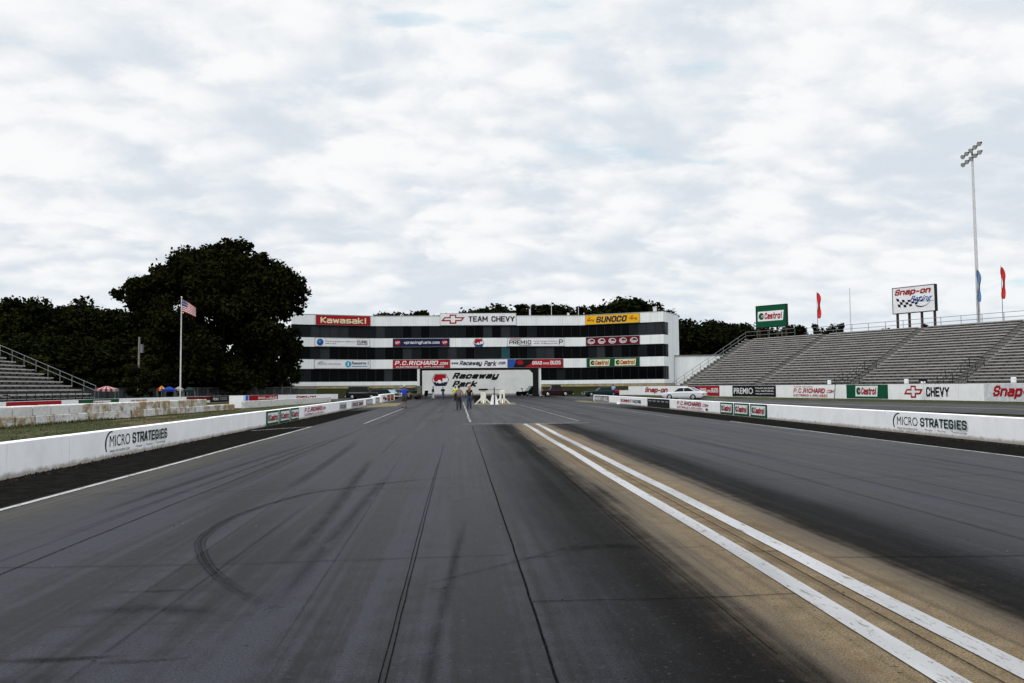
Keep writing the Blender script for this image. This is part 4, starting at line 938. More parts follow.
t, L, H_ = board(1, 450.4, 507.2, 360, 367.2, 'white board with blue www.RacewayPark.com lettering above the drive-through opening', SIGNW, zz=B3); letters(t, NAVY, ('www.', L*.02, L*.15, H_*.42, H_*.7, .03, .2), ('Raceway', L*.16, L*.56, H_*.18, H_*.86, .04, .3), ('Park', L*.59, L*.81, H_*.18, H_*.86, .04, .3), ('.com', L*.83, L*.97, H_*.38, H_*.72, .03, .2))
t, L, H_ = board(1, 507.8, 562.9, 360, 366.8, 'black and red GRAB SOME BUDS board right above the drive-through opening', BLACK, zz=B3)
mb = MB(); flat(mb, [(L*.0, 0), (L*.10, 0), (L*.16, H_), (L*.0, H_)], -.012, 3); disc(mb, L*.22, H_*.6, L*.06, H_*.28, -.014, 2); flat(mb, [(L*.3, H_*.02), (L*.99, H_*.02), (L*.99, H_*.98), (L*.48, H_*.98), (L*.4, H_*.4)], -.012, 1)
put_text(mb, 'GRAB', L*.44, L*.62, H_*.32, H_*.76, -.02, .03, 0, 0); put_text(mb, 'SOME', L*.635, L*.75, H_*.34, H_*.6, -.02, .02, 0, 0); put_text(mb, 'BUDS', L*.77, L*.96, H_*.32, H_*.8, -.02, .03, 0, 0); obj('lettering', mb, [SIGNW, RED, CRED, BLUE], t)
t, L, H_ = board(2, 587, 639.6, 359, 366, 'green board with two cream Castrol plates on the lowest band of the right wing', GREEN, zz=(5.1, 6.62)); mb = MB(); oil_logo(mb, L*.06, L*.45, H_*.1, H_*.86, -.02, 0, 1, 2); oil_logo(mb, L*.54, L*.94, H_*.1, H_*.86, -.02, 0, 1, 2); obj('lettering', mb, [CRED, GREEN, CREAM], t)

# sign wall behind the opening
f = Frame((-12, 185), (1, 0)); x0 = f.hit(408, 380)[0]; x1 = f.hit(552, 380)[0]
t = thing('sign_wall', 'tall white wall with black Raceway Park lettering seen through the drive-through opening', 'wall', f.at(x0), f.rotz)
obj('wall_body', MB().box(0, x1-x0, 0, .4, 0, 5.62), M('sign_wall_white', (.60, .62, .60), .7, var=.08, sc=.4), t)
obj('wall_base', MB().box(0, x1-x0, -.05, .0, 0, .28), M('base_strip', (.36, .33, .29), .8), t)
mb = MB(); a = f.rect(452, 499.5, 372.3, 380.2); put_text(mb, 'Raceway', a[0]-x0, a[1]-x0, a[2], a[3], -.02, .072, .38); a = f.rect(452, 477.5, 380.3, 388.6); put_text(mb, 'Park', a[0]-x0, a[1]-x0, a[2]+.35, a[3]-.05, -.02, .072, .38); obj('painted_lettering', mb, BLACK, t)
a = f.rect(431.8, 449, 373.8, 386); mb = MB(); shield_logo(mb, a[0]-x0, a[1]-x0, a[2], a[3], -.02, 0, 1, 2, 3); obj('painted_emblem', mb, [RED, SIGNW, NAVY, BLACK], t)
# white annexe right of the tower
t = thing('annexe_building', 'plain white windowless annexe between the tower and the right grandstand', 'building', (0, 0, 0))
mb = MB(); mb.prism([(38.3, 143.6), (51.5, 140.5), (53, 147), (40.6, 150)], 0, 6.95); obj('wall', mb, CLAD, t)
mb = MB(); mb.prism([(38.2, 143.45), (51.6, 140.3), (53.2, 147.1), (40.5, 150.1)], 6.951, 7.06); obj('roof', mb, GALV, t); obj('drain_pipe', MB().rod((38.32, 143.45, 1.5), (38.32, 143.45, 6.9), .09, n=8), DKSTEEL, t)

# ------------------------------------------------------------------ billboards, poles, flags
def billboard(name, label, f, px, py, legs, facem, zb, th=.45):
    x0, x1, z0, z1 = f.rect(*px, *py); t = thing(name, label, 'billboard', f.at(x0), f.rotz); L = x1-x0
    obj('panel', MB().box(0, L, 0, th, z0, z1), [facem], t)
    fr = MB(); e = .07
    for a, b, c, d in ((-e, L+e, z0-e, z0), (-e, L+e, z1, z1+e), (-e, 0, z0, z1), (L, L+e, z0, z1)): fr.box(a, b, -.03, th+.03, c, d)
    obj('frame', fr, BLACK if th > .4 else WHITE, t)
    for k in legs: obj('post', MB().box(L*k-.11, L*k+.11, .1, .34, zb, z0-.02), M('brown_post', (.05, .03, .025), .8) if k == legs[0] else bpy.data.materials['brown_post'], t)
    return t, L, z0, z1
f = Frame((43.2, 121.2), (.62, -.78)); t, L, z0, z1 = billboard('billboard', 'green Castrol billboard above the left end of the right grandstand', f, (756.2, 786), (305.3, 326.7), (.08, .38, .68, .97), GREEN, 0)
mb = MB(); H_ = z1-z0; oil_logo(mb, L*.05, L*.93, z0+H_*.28, z0+H_*.74, -.01, 0, 1, 2); obj('lettering', mb, [CRED, GREEN, SIGNW], t)
f = Frame((52.2, 103.5), (.5, -.866)); t, L, z0, z1 = billboard('billboard', 'white Snap-on Racing billboard with checkered flag above the right grandstand', f, (892.8, 934.6), (286.5, 312), (.08, .37, .67, .97), SIGNW, 0, .5)
H_ = z1-z0; mb = MB(); put_text(mb, 'Snap-on', L*.05, L*.93, z0+H_*.66, z0+H_*.95, -.01, .05, .3, 0); put_text(mb, 'Racing', L*.42, L*.95, z0+H_*.36, z0+H_*.64, -.014, .01, .5, 1); rect(mb, L*.44, L*.98, z0+H_*.385, z0+H_*.40, -.012, 1)
def wav(u, v): return L*(.08+.62*u+.05*(1-v)), z0+H_*(.60-.32*u*(1-u)*1.3-.36*(1-v)*(1-.55*u))
for i in range(9):
    for j in range(3):
        if (i+j) % 2 == 0: flat(mb, [wav(i/9, j/3), wav((i+1)/9, j/3), wav((i+1)/9, (j+1)/3), wav(i/9, (j+1)/3)][::1], -.008, 2)
for i in range(8):
    u0, u1 = i/8, (i+1)/8; g = lambda u: (L*(.56+.36*u), z0+H_*(.22-.10*math.sin(u*2.6)+.22*u*u)); a, b = g(u0), g(u1); flat(mb, [a, b, (b[0], b[1]+H_*.05*(1-u1)+.03), (a[0], a[1]+H_*.05*(1-u0)+.03)], -.008, 2)
obj('lettering', mb, [CRED, BLUE, BLACK], t)
# flood light
b = atY(978.8, 322, 93); lt = thing('light_tower', 'tall pale flood light pole behind the right grandstand', 'light pole', (b.x, 93, 0)); top = atY(971.8, 156, 93)
hz = top.z
obj('pole', MB().rod((0, 0, 0), (0, 0, hz), .24, .13, 12), POLE, lt)
ux, uy = -.26*2.15, -.966*2.15
mb = MB(); mb.rod((-ux*1.45, -uy*1.45, hz-.25), (ux*1.45, uy*1.45, hz-.25), .06); mb.rod((-ux*1.45, -uy*1.45, hz+.75), (ux*1.45, uy*1.45, hz+.75), .06); mb.rod((0, 0, hz-.4), (0, 0, hz+.8), .09); obj('crossarm', mb, DKSTEEL, lt)
FL = M('floodlight_housing', (.05, .05, .055), .4, .4)
for r_ in range(2):
    for k in range(5):
        c = Vector((ux*(-1.3+.65*k), uy*(-1.3+.65*k), hz-.25+r_*1.0)); d = Vector((-.85, -.25, -.5)).normalized()
        o = obj('flood_lamp', MB().rod(c-d*.12, c+d*.28, .12, .29, 10).rod(c-d*.25, c-d*.12, .09, .12, 8), FL, lt); obj('lens', MB().rod(c+d*.282, c+d*.29, .27, .27, 10), WLAMP, o)
# feather flags and thin pole
def feather(px, py0, py1, base, Y, label, m, wpx, lean=0):
    a = atY(px, base, Y); hz_ = atY(px, py0, Y).z; zb = atY(px, py1, Y).z; t = thing('feather_flag', label, 'flag', (a.x, Y, a.z), 0, 'feather flags on the grandstand top')
    obj('pole', MB().rod((0, 0, -.3), (0, 0, hz_-a.z+.05), .035, .02, 6), DKSTEEL, t)
    mb = MB(); n = 14; w = wpx*Y/FPX; vs = []
    for i in range(n+1):
        u = i/n; z = hz_-a.z+(zb-hz_)*u
        ww = w*(.2+.8*math.sin(min(1, u*2.6+.1)*math.pi/2))*(1-.35*max(0, u-.55)/.45)*(1+.12*math.sin(u*8+px))
        for j in range(4):
            vs.append((.03+ww*j/3, .18*math.sin(u*9+j*1.1), z-(.12 if j else 0)*(1-u)))
    mb.add(vs, [(4*i+j, 4*i+j+1, 4*i+4+j+1, 4*i+4+j) for i in range(n) for j in range(3)]); obj('flag_cloth', mb, m, t, smooth=True)
FRED = M('red_flag_cloth', (.50, .03, .03), .8); FBLU = M('blue_flag_cloth', (.10, .19, .33), .8)
feather(818, 292, 318.5, 336, 112, 'red feather flag right of the green billboard', FRED, 4); feather(1003, 266, 299, 320, 88, 'red feather flag right of the flood light pole', FRED, 4.2)
feather(978.8, 269, 302, 322, 91.5, 'blue feather flag beside the flood light pole', FBLU, 3.6)
a = atY(851, 334, 108); bpt = atY(849.5, 288, 108); tag(obj('thin_pole', MB().rod((0, 0, 0), (bpt.x-a.x, 0, bpt.z), .09, .05, 8), POLE, None, (a.x, 108, 0)), 'thin bare pale pole standing behind the right grandstand', 'pole')
# flag pole with the national flag
Y = 104; a = atY(180.2, 397, Y); zt_ = atY(179.5, 298, Y).z
t = thing('flagpole', 'tall white flagpole flying the striped national flag in front of the big oak', 'flagpole', (a.x, Y, 0)); obj('pole', MB().rod((0, 0, 0), (0, 0, zt_), .10, .06, 10).ball((0, 0, zt_+.08), .11, .11, .11), POLE, t)
mb = MB(); nx, nz = 24, 13; fh, fw_ = 1.55, 2.15; vs = []
for j in range(nz+1):
    for i in range(nx+1):
        u = i/nx; v = j/nz; vs.append((.08+1.62*u, .16*math.sin(u*7+v*.8)*u, zt_-.15-fh*v*(1-.22*u)-1.02*u**1.25))
mb.add(vs, [(j*(nx+1)+i, (j+1)*(nx+1)+i, (j+1)*(nx+1)+i+1, j*(nx+1)+i+1) for j in range(nz) for i in range(nx)])
mb.m = [2 if (j < 7 and i < 10) else (0 if j % 2 == 0 else 1) for j in range(nz) for i in range(nx)]
for j in range(4):
    for i in range(5):
        q = vs[(1+int(j*1.6))*(nx+1)+1+2*i]; s_ = .045; mb.add([(q[0]-s_, q[1]-.02, q[2]), (q[0], q[1]-.02, q[2]-s_), (q[0]+s_, q[1]-.02, q[2]), (q[0], q[1]-.02, q[2]+s_)], [(0, 1, 2, 3)], 1)
obj('flag_cloth', mb, [M('flag_red', (.38, .03, .04), .8), M('flag_white', (.62, .60, .60), .8), M('flag_blue', (.03, .035, .12), .8)], t, smooth=True)
# pale utility pole by the left woods
a = atY(138.5, 388, 112); zt_ = atY(138.5, 337, 112).z; t = thing('utility_pole', 'pale wooden utility pole with a transformer can among the left trees', 'pole', (a.x, 112, 0)); obj('pole', MB().rod((0, 0, 0), (0, 0, zt_), .16, .13, 8), M('pale_pole_wood', (.22, .20, .18), .9, var=.3), t); obj('transformer', MB().rod((.35, 0, zt_-2.1), (.35, 0, zt_-1.0), .24, .24, 10), GALV, t)
a = atY(275, 395, 128); zt_ = atY(275, 373, 128).z; tag(obj('bollard_post', MB().rod((0, 0, 0), (0, 0, zt_), .16, .16, 8), M('faded_post', (.13, .13, .12), .8), None, (a.x, 128, 0)), 'pale upright post in the shade of the big oak near the tower', 'post')
# chain link fence on the left
f = Frame((-36, 112), (14, 18)); 
t = thing('chain_link_fence', 'grey chain link fence behind the far left sponsor wall under the oak', 'fence', f.at(0), f.rotz); L = 22.8
mb = MB(); x = 0
while x <= L: mb.rod((x, 0, 0), (x, 0, 1.95), .05, n=6); x += 1.6
obj('posts', mb, GALV, t) if False else None
obj('fence_frame', mb.rod((0, 0, 1.9), (L, 0, 1.9), .035, n=6).rod((0, 0, .1), (L, 0, .1), .03, n=6), GALV, t)
mb = MB(); k = 0
while k < L:
    mb.box(k, k+.018, -.005, .005, .1, 1.9); k += .12
for j in range(14): mb.box(0, L, -.004, .004, .15+j*.13, .165+j*.13)
obj('wire_mesh', mb, GALV, t)
f = Frame((-58, 109), (17, 5)); t = thing('slatted_fence', 'dark screened fence behind the left wall between the striped canopy and the blue tent', 'fence', f.at(0), f.rotz); L = 18
obj('screen', MB().box(0, L, 0, .03, .1, 1.9), M('dark_screen_mesh', (.028, .034, .036), .8), t); mb = MB()
for k in range(10): mb.rod((k*2, -.05, 0), (k*2, -.05, 2.0), .05, n=6)
obj('fence_frame', mb.rod((0, -.05, 1.95), (L, -.05, 1.95), .04, n=6), DKSTEEL, t)
# canopies
def canopy(px0, px1, pyt, pye, Y, label, mats, name='canopy_tent', n=8, base=0):
    a = atY((px0+px1)/2, pye, Y); w = .82*(px1-px0)*Y/FPX; ze = a.z; zt_ = ze+.62*(atY(px0, pyt, Y).z-ze); t = thing(name, label, 'canopy', (a.x, Y, 0), R(12)); r_ = w/2
    mb = MB(); q = [(-r_, -r_), (r_, -r_), (r_, r_), (-r_, r_)]
    for s in range(4):
        p0, p1 = q[s], q[(s+1) % 4]
        for k in range(n):
            c0 = (p0[0]+(p1[0]-p0[0])*k/n, p0[1]+(p1[1]-p0[1])*k/n); c1 = (p0[0]+(p1[0]-p0[0])*(k+1)/n, p0[1]+(p1[1]-p0[1])*(k+1)/n); tt = .12
            mb.add([(*c0, ze), (*c1, ze), (c1[0]*tt, c1[1]*tt, zt_), (c0[0]*tt, c0[1]*tt, zt_)], [(0, 1, 2, 3)], k % len(mats)); mb.add([(*c0, ze-.25), (*c1, ze-.25), (*c1, ze), (*c0, ze)], [(0, 1, 2, 3)], k % len(mats))
    mb.box(-r_*.13, r_*.13, -r_*.13, r_*.13, zt_-.02, zt_+.02)
    obj('canopy_roof', mb, mats, t)
    for p in q: obj('leg', MB().rod((p[0]*.97, p[1]*.97, 0), (p[0]*.97, p[1]*.97, ze), .03, n=6), GALV, t)
CW = M('canopy_white', (.30, .28, .28), .7); CR = M('canopy_red', (.24, .008, .016), .7); CB = M('canopy_blue', (.012, .028, .20), .7); CG = M('canopy_green', (.006, .022, .018), .7); CY = M('canopy_yellow', (.42, .26, .02), .7)
canopy(95.5, 118, 384.3, 389.2, 93, 'red and white striped canopy beside the end of the left grandstand', [CR, CW])
canopy(157, 166, 384, 389, 106, 'small red and yellow canopy left of the blue tent', [CR, CY], n=4); canopy(161.5, 177, 385, 389.5, 103, 'blue canopy tent beside the foot of the flagpole', [CB]); canopy(174, 184, 385.2, 389, 107, 'beige canopy behind the flagpole', [M('canopy_beige', (.26, .22, .18), .7)]); canopy(183, 196, 385.3, 390, 106, 'dark green canopy right of the flagpole', [CG])
# small things by the walls
a = QF.at(qx(934.5), .9); a.z = hgt(a.x, a.y); t = thing('sensor_post', 'thin white post topped by a black box beside the red bowtie', 'post', a, QF.rotz); obj('pole', MB().rod((0, 0, 0), (-.12, 0, 1.45), .03, .03, 6), POLE, t); obj('sensor_box', MB().bev(-.45, .2, -.12, .12, 1.45, 1.68, .03), BLACK, t)
a = QF.at(qx(837.5), .35); a.z = hgt(a.x, a.y); tag(obj('leaning_post', MB().rod((0, 0, 0), (.22, 0, 1.35), .035, .03, 6), DKSTEEL, None, a, QF.rotz), 'thin dark leaning post against the far right wall left of the green panel', 'post')
for px, lab in ((900.5, 'small white rail box above the red bowtie, left of the pair'), (917, 'small white rail box above the red bowtie, right of the pair'), (824, 'small white rail box above the red store lettering of the far wall'), (1007, 'small white rail box above the slanted red lettering at the right edge')):
    a = QF.at(qx(px), -.6, 0); tag(obj('rail_box', MB().bev(-.14, .14, -.1, .1, 0, .38, .03).box(-.02, .02, -.02, .02, -1.3, 0), WHITE, None, (a.x, a.y, 1.66), QF.rotz), lab, 'box', 'white boxes on the grandstand rail')
a = gnd(618.5, 404.2); tag(obj('paper_scrap', MB().add([(-.2, -.08, .0), (.15, -.1, .02), (.22, .1, .0), (-.1, .14, .05), (.02, .0, .24), (-.1, .02, .15)], [(0, 1, 4), (1, 2, 4), (2, 3, 4), (3, 5, 4), (0, 4, 5), (0, 5, 3)]), WHITE, None, (a.x, a.y, .01)), 'crumpled white scrap lying on the strip by the end of the right barrier', 'litter')

# starting tree and its stands
def stand(px, label, slot):
    Yp = 81.0; a = atY(px, 402, Yp); t = thing('timing_stand', label, 'stand', (a.x, Yp, 0), 0, 'white timing stands at the starting line')
    m = M('stand_white', (.66, .65, .58), .6) if 'stand_white' not in bpy.data.materials else bpy.data.materials['stand_white']
    mb = MB(); mb.bev(-.26, .26, -.12, .12, .14, 1.32, .03); obj('column', mb, m, t)
    if slot: obj('slot', MB().box(-.07, .07, -.135, -.10, .25, .95), BLACK, t)
    else: obj('cap', MB().bev(-.45, .45, -.2, .2, 1.34, 1.52, .04), BLACK, t)
    for sx in (-1, 1): obj('foot', MB().plate([(sx*.24, .62), (sx*.24, .40), (sx*.72, .01), (sx*.86, .01)], -.06, .06), m, t)
    for sy in (-1, 1): obj('foot', MB().rod((0, sy*.1, .5), (0, sy*.6, .03), .05, n=6), m, t)
    return t
ts = stand(483.3, 'white timing stand with a black cap left of the starting light pole', False); stand(502.2, 'white timing stand with a dark slot right of the starting light pole', True)
d_ = (502.2-483.3)*81/FPX
mb = MB(); mb.rod((.45, .1, 1.42), (d_, .1, 1.40), .035, n=6); obj('crossbar', mb, GALV, ts)
a = gnd(494.5, 404.6); t = thing('starting_tree', 'white cone base with a thin black starting light pole between two white stands', 'starting light', (a.x, 78.6, 0))
mb = MB(); mb.add([(-.40, -.3, 0), (.40, -.3, 0), (.40, .3, 0), (-.40, .3, 0), (-.2, -.15, .92), (.2, -.15, .92), (.2, .15, .92), (-.2, .15, .92)], [(0, 1, 5, 4), (1, 2, 6, 5), (2, 3, 7, 6), (3, 0, 4, 7), (4, 5, 6, 7)]); obj('cone_base', mb, WHITE, t)
obj('light_pole', MB().box(-.055, .055, -.36, -.30, .0, 1.62), BLACK, t)
for k in range(6): obj('bulb', MB().rod((0, -.362, .62+.15*k), (0, -.375, .62+.15*k), .035, .035, 8), [M('bulb_amber', (.3, .16, .02), .3) if k == 0 else bpy.data.materials['bulb_amber']], t)
mb = MB(); mb.bev(-.9, .9, -.2, .2, .12, .8, .06); a = atY(492, 400, 84); tag(obj('equipment_case', mb, DKSTEEL, None, (a.x, 84, 0)), 'long dark equipment case behind the starting light pole', 'case')
for k, (px, z) in enumerate(((478.2, 0), (478.0, .42))):
    a = atY(px, 402, 86); tag(obj('loose_tyre', MB().rod((0, 0, z), (0, 0, z+.4), .38, .38, 14).rod((0, 0, z+.06), (0, 0, z+.34), .42, .42, 14), RUBBER, None, (a.x, 86, 0)), ['black tyre on the ground, bottom of the pair left of the timing stands', 'black tyre resting on another left of the timing stands'][k], 'tyre', 'stacked tyres at the starting line')

# ------------------------------------------------------------------ vehicles
def loft(mb, st, mi=0):
    """st: list of (x, [(y,z)...]) sections"""
    n = len(st[0][1]); vs = [(x, y, z) for x, s in st for y, z in s]; fs = []
    for i in range(len(st)-1):
        for j in range(n):
            fs.append((i*n+j, i*n+(j+1) % n, (i+1)*n+(j+1) % n, (i+1)*n+j))
    fs.append(tuple(range(n-1, -1, -1))); fs.append(tuple((len(st)-1)*n+j for j in range(n))); return mb.add(vs, fs, mi)
def sec(w, z0, z1, c=.10): return [(-w*.94, z0), (-w, z0+.15), (-w, z1-c*1.3), (-w+c*.7, z1), (w-c*.7, z1), (w, z1-c*1.3), (w, z0+.15), (w*.94, z0)]
def car(name, label, loc, rotz, paint, L, W, prof, cab, roofz, wheels, wr=.32, roofpaint=None, glass=None, cat='car', bed=False, group=None):
    """front of the car points to -x. prof: (x fraction, top z); cab: x fractions of base front, roof front, roof rear, base rear"""
    t = thing(name, label, cat, loc, rotz, group); w = W/2; glass = glass or CARGL
    mb = MB(); loft(mb, [(L*(fx-.5), sec(w*(.86 if i in (0, len(prof)-1) else (.95 if i in (1, len(prof)-2) else 1.0)), (.34 if i in (0, len(prof)-1) else .24), z)) for i, (fx, z) in enumerate(prof)]); bd_ = obj('body', mb, paint, t)
    bz = [z for fx, z in prof]; zb = max(z for fx, z in prof if cab[0] <= fx <= cab[3]+.05)-.03
    X = [L*(c-.5) for c in cab]; a, b, c, d = w*.90, w*.74, w*.74, w*.88
    g = MB(); g.add([(X[0], -a, zb), (X[0], a, zb), (X[1], b, roofz), (X[1], -b, roofz)], [(0, 3, 2, 1)]); obj('windshield', g, glass, t)
    g = MB(); g.add([(X[3], -d, zb), (X[3], d, zb), (X[2], c, roofz), (X[2], -c, roofz)], [(0, 1, 2, 3)]); obj('rear_window', g, glass, t)
    for s in (-1, 1):
        g = MB(); g.add([(X[0], s*a, zb), (X[3], s*d, zb), (X[2], s*c, roofz), (X[1], s*b, roofz)], [(0, 1, 2, 3)]); sw = obj('side_window', g, CARGL, t)
        g = MB(); xm = (X[1]+X[2])/2; g.rod((xm, s*(a+.004), zb), (xm, s*(b+.01), roofz), .035, n=6); g.rod((X[0], s*a, zb), (X[1], s*b, roofz), .04, n=6); g.rod((X[3], s*d, zb), (X[2], s*c, roofz), .05, n=6); obj('pillar', g, roofpaint or paint, t)
    g = MB(); loft(g, [(X[1]-.05, [(-b-.02, roofz-.03), (-b*.9, roofz+.03), (b*.9, roofz+.03), (b+.02, roofz-.03)]), ((X[1]+X[2])/2, [(-b-.03, roofz-.02), (-b*.9, roofz+.07), (b*.9, roofz+.07), (b+.03, roofz-.02)]), (X[2]+.05, [(-c-.02, roofz-.03), (-c*.9, roofz+.03), (c*.9, roofz+.03), (c+.02, roofz-.03)])]); obj('roof', g, roofpaint or paint, t)
    for fx in wheels:
        for s in (-1, 1):
            x = L*(fx-.5); wh = obj('wheel', MB().rod((x, s*(w-.2), wr), (x, s*(w+.015), wr), wr, wr, 16), RUBBER, t); obj('rim', MB().rod((x, s*(w+.0), wr), (x, s*(w+.03), wr), wr*.62, wr*.5, 12), CHROME, wh)
    z1 = prof[0][1]; z2 = prof[-1][1]
    for s in (-1, 1):
        obj('headlight', MB().rod((-L/2-.02, s*w*.62, z1-.14), (-L/2+.06, s*w*.62, z1-.14), .09, .09, 10), WLAMP, t); obj('taillight', MB().box(L/2-.05, L/2+.02, min(s*w*.5, s*w*.8), max(s*w*.5, s*w*.8), z2-.22, z2-.1), RLAMP, t)
    obj('bumper', MB().bev(-L/2-.1, -L/2+.02, -w*.84, w*.84, .36, .5, .03), CHROME, t); obj('bumper', MB().bev(L/2-.02, L/2+.1, -w*.84, w*.84, .36, .5, .03), CHROME, t)
    if bed: obj('cargo_bed', MB().box(X[3]+.12, L/2-.08, -w*.85, w*.85, prof[-1][1]-.03, prof[-1][1]+.006), BLACK, t)
    return t
def paint(n, c): return M(n, c, .25, 0, var=.06, spec=.14)
SEDAN = [(0, .72), (.06, .80), (.30, .88), (.45, .90), (.80, .92), (.96, .88), (1, .76)]
TRUCK = [(0, .98), (.05, 1.08), (.28, 1.14), (.42, 1.14), (.62, 1.14), (.64, 1.08), (1, 1.06)]
a = atY(555, 396.4, 141); car('pickup_truck', 'dark maroon pickup truck parked right of the dark pillar under the tower', (a.x, 138.5, 0), R(2), paint('maroon_car_paint', (.018, .004, .006)), 5.3, 1.9, TRUCK, (.27, .36, .60, .63), 1.92, (.19, .76), .40, cat='truck', bed=True)
a = atY(598.5, 396.6, 131); car('coupe_car', 'long dark green coupe parked behind the end of the right barrier', (a.x, 128, 0.04), R(8), paint('dark_green_car_paint', (.007, .020, .021)), 6.0, 1.95, [(0, .78), (.05, .84), (.32, .94), (.45, .96), (.8, .98), (.97, .92), (1, .8)], (.34, .47, .66, .86), 1.42, (.17, .77), .34)
a = atY(685, 397, 86); car('hatchback_car', 'white saloon car on the return road behind the right barrier', (a.x, 86, hgt(a.x, 86)-.05), R(-38), paint('white_car_paint', (.52, .54, .56)), 4.4, 1.75, SEDAN, (.28, .42, .66, .84), 1.30, (.18, .78), .31, glass=glass_mat('pale_rear_glass', (.10, .12, .15), .05))
a = atY(531.5, 394.6, 158); car('hatchback_car', 'black car parked behind the dark pillar in the drive-through opening', (a.x, 156, 0), R(18), paint('black_car_paint', (.008, .008, .009)), 4.4, 1.75, SEDAN, (.24, .42, .7, .92), 1.75, (.18, .79), .34, glass=CARGLB)
a = atY(516.6, 394, 157); tag(obj('upright_tyre', MB().rod((-.13, 0, .42), (.13, 0, .42), .42, .42, 16), RUBBER, None, (a.x, 153, 0), R(70)), 'black upright tyre in front of the black car in the opening', 'tyre')
a = atY(520.8, 392, 157); t = thing('parts_cart', 'small black handcart with a raised handle beside the black car in the opening', 'cart', (a.x, 154.5, 0)); obj('tray', MB().bev(-.4, .4, -.3, .3, .3, .75, .05), BLACK, t); obj('handle', MB().rod((.2, 0, .7), (0, 0, 1.35), .05, n=6).rod((-.12, 0, 1.3), (.12, 0, 1.4), .1, n=6), BLACK, t); obj('wheel', MB().rod((-.3, -.32, .2), (-.3, -.25, .2), .2, n=12), RUBBER, t); obj('wheel', MB().rod((.3, -.32, .2), (.3, -.25, .2), .2, n=12), RUBBER, t)
a = atY(361, 398, 122); car('sport_utility_car', 'black sport utility vehicle parked behind the left barrier, farthest left of the row', (a.x, 124, 0), R(174), paint('black_suv_paint', (.007, .007, .008)), 4.7, 1.9, [(0, .95), (.05, 1.03), (.28, 1.06), (.4, 1.06), (.9, 1.06), (1, .98)], (.24, .34, .9, .97), 1.85, (.18, .79), .38)
a = atY(386.5, 396, 124); car('saloon_car', 'dark teal car with a bright windshield behind the decal covered left end block', (a.x, 124, 0), R(-40), paint('dark_teal_car_paint', (.012, .030, .032)), 4.5, 1.75, SEDAN, (.27, .42, .68, .86), 1.45, (.18, .78), .32, glass=CARGLB)
a = atY(396, 396, 131); car('saloon_car', 'silver car parked partly behind the man in the blue shirt', (a.x, 131, 0), R(-60), paint('silver_car_paint', (.30, .31, .32)), 4.5, 1.75, SEDAN, (.27, .42, .68, .86), 1.45, (.18, .78), .32)
a = atY(376, 394, 136); car('saloon_car', 'dark grey car behind the black vehicle and the teal car', (a.x, 134.5, 0), R(8), paint('dark_grey_car_paint', (.03, .033, .036)), 4.4, 1.7, SEDAN, (.27, .42, .68, .86), 1.46, (.18, .78), .32)
# khaki utility cart
a = atY(413, 398, 118); t = thing('utility_cart', 'khaki open utility cart with fat black tyres beside the tunnel entrance', 'utility vehicle', (a.x, 118, 0), R(25)); KH = M('khaki_paint', (.065, .058, .038), .7)
mb = MB(); loft(mb, [(-1.0, sec(.45, .4, .75)), (-.5, sec(.55, .35, .95)), (.1, sec(.55, .35, .8)), (1.0, sec(.55, .4, 1.05))]); obj('body', mb, KH, t); obj('seat', MB().bev(-.05, .35, -.45, .45, .8, 1.25, .05), BLACK, t); obj('roll_bar', MB().rod((.4, -.5, .9), (.3, -.45, 1.7), .04, n=6).rod((.4, .5, .9), (.3, .45, 1.7), .04, n=6).rod((.3, -.45, 1.7), (.3, .45, 1.7), .04, n=6), BLACK, t)
for x in (-.68, .72):
    for s in (-1, 1): obj('wheel', MB().rod((x, s*.36, .34), (x, s*.66, .34), .34, .32, 14), RUBBER, t)
a = atY(418.6, 397, 140); tag(obj('electrical_cabinet', MB().bev(-.5, .5, -.3, .3, 0, 2.0, .05).box(-.42, .42, -.32, -.3, .15, 1.85), M('green_grey_cabinet', (.10, .11, .09), .7), None, (a.x, 140, 0)), 'grey green metal cabinet at the left side of the drive-through opening', 'cabinet')
a = atY(424.8, 396, 121); t = thing('folding_chair', 'black folding chair by the left pillar of the opening', 'chair', (a.x, 121, 0), R(-60)); obj('seat', MB().box(-.3, .3, -.28, .28, .45, .5), BLACK, t); obj('backrest', MB().plate([(.26, .5), (.34, .5), (.62, 1.25), (.54, 1.25)], -.28, .28), BLACK, t)
for x in (-.26, .26):
    for y in (-.26, .26): obj('leg', MB().rod((x, y, .45), (x*1.15, y, 0), .03, n=6), BLACK, t)
a = atY(430.0, 394, 122); t = thing('folding_table', 'low black folding table between the black chair and the standing man in blue', 'table', (a.x, 122, 0)); obj('tabletop', MB().bev(-.65, .65, -.35, .35, .62, .8, .03), BLACK, t)
for x in (-.55, .55):
    for y in (-.28, .28): obj('leg', MB().rod((x, y, .62), (x, y, 0), .03, n=6), DKSTEEL, t)
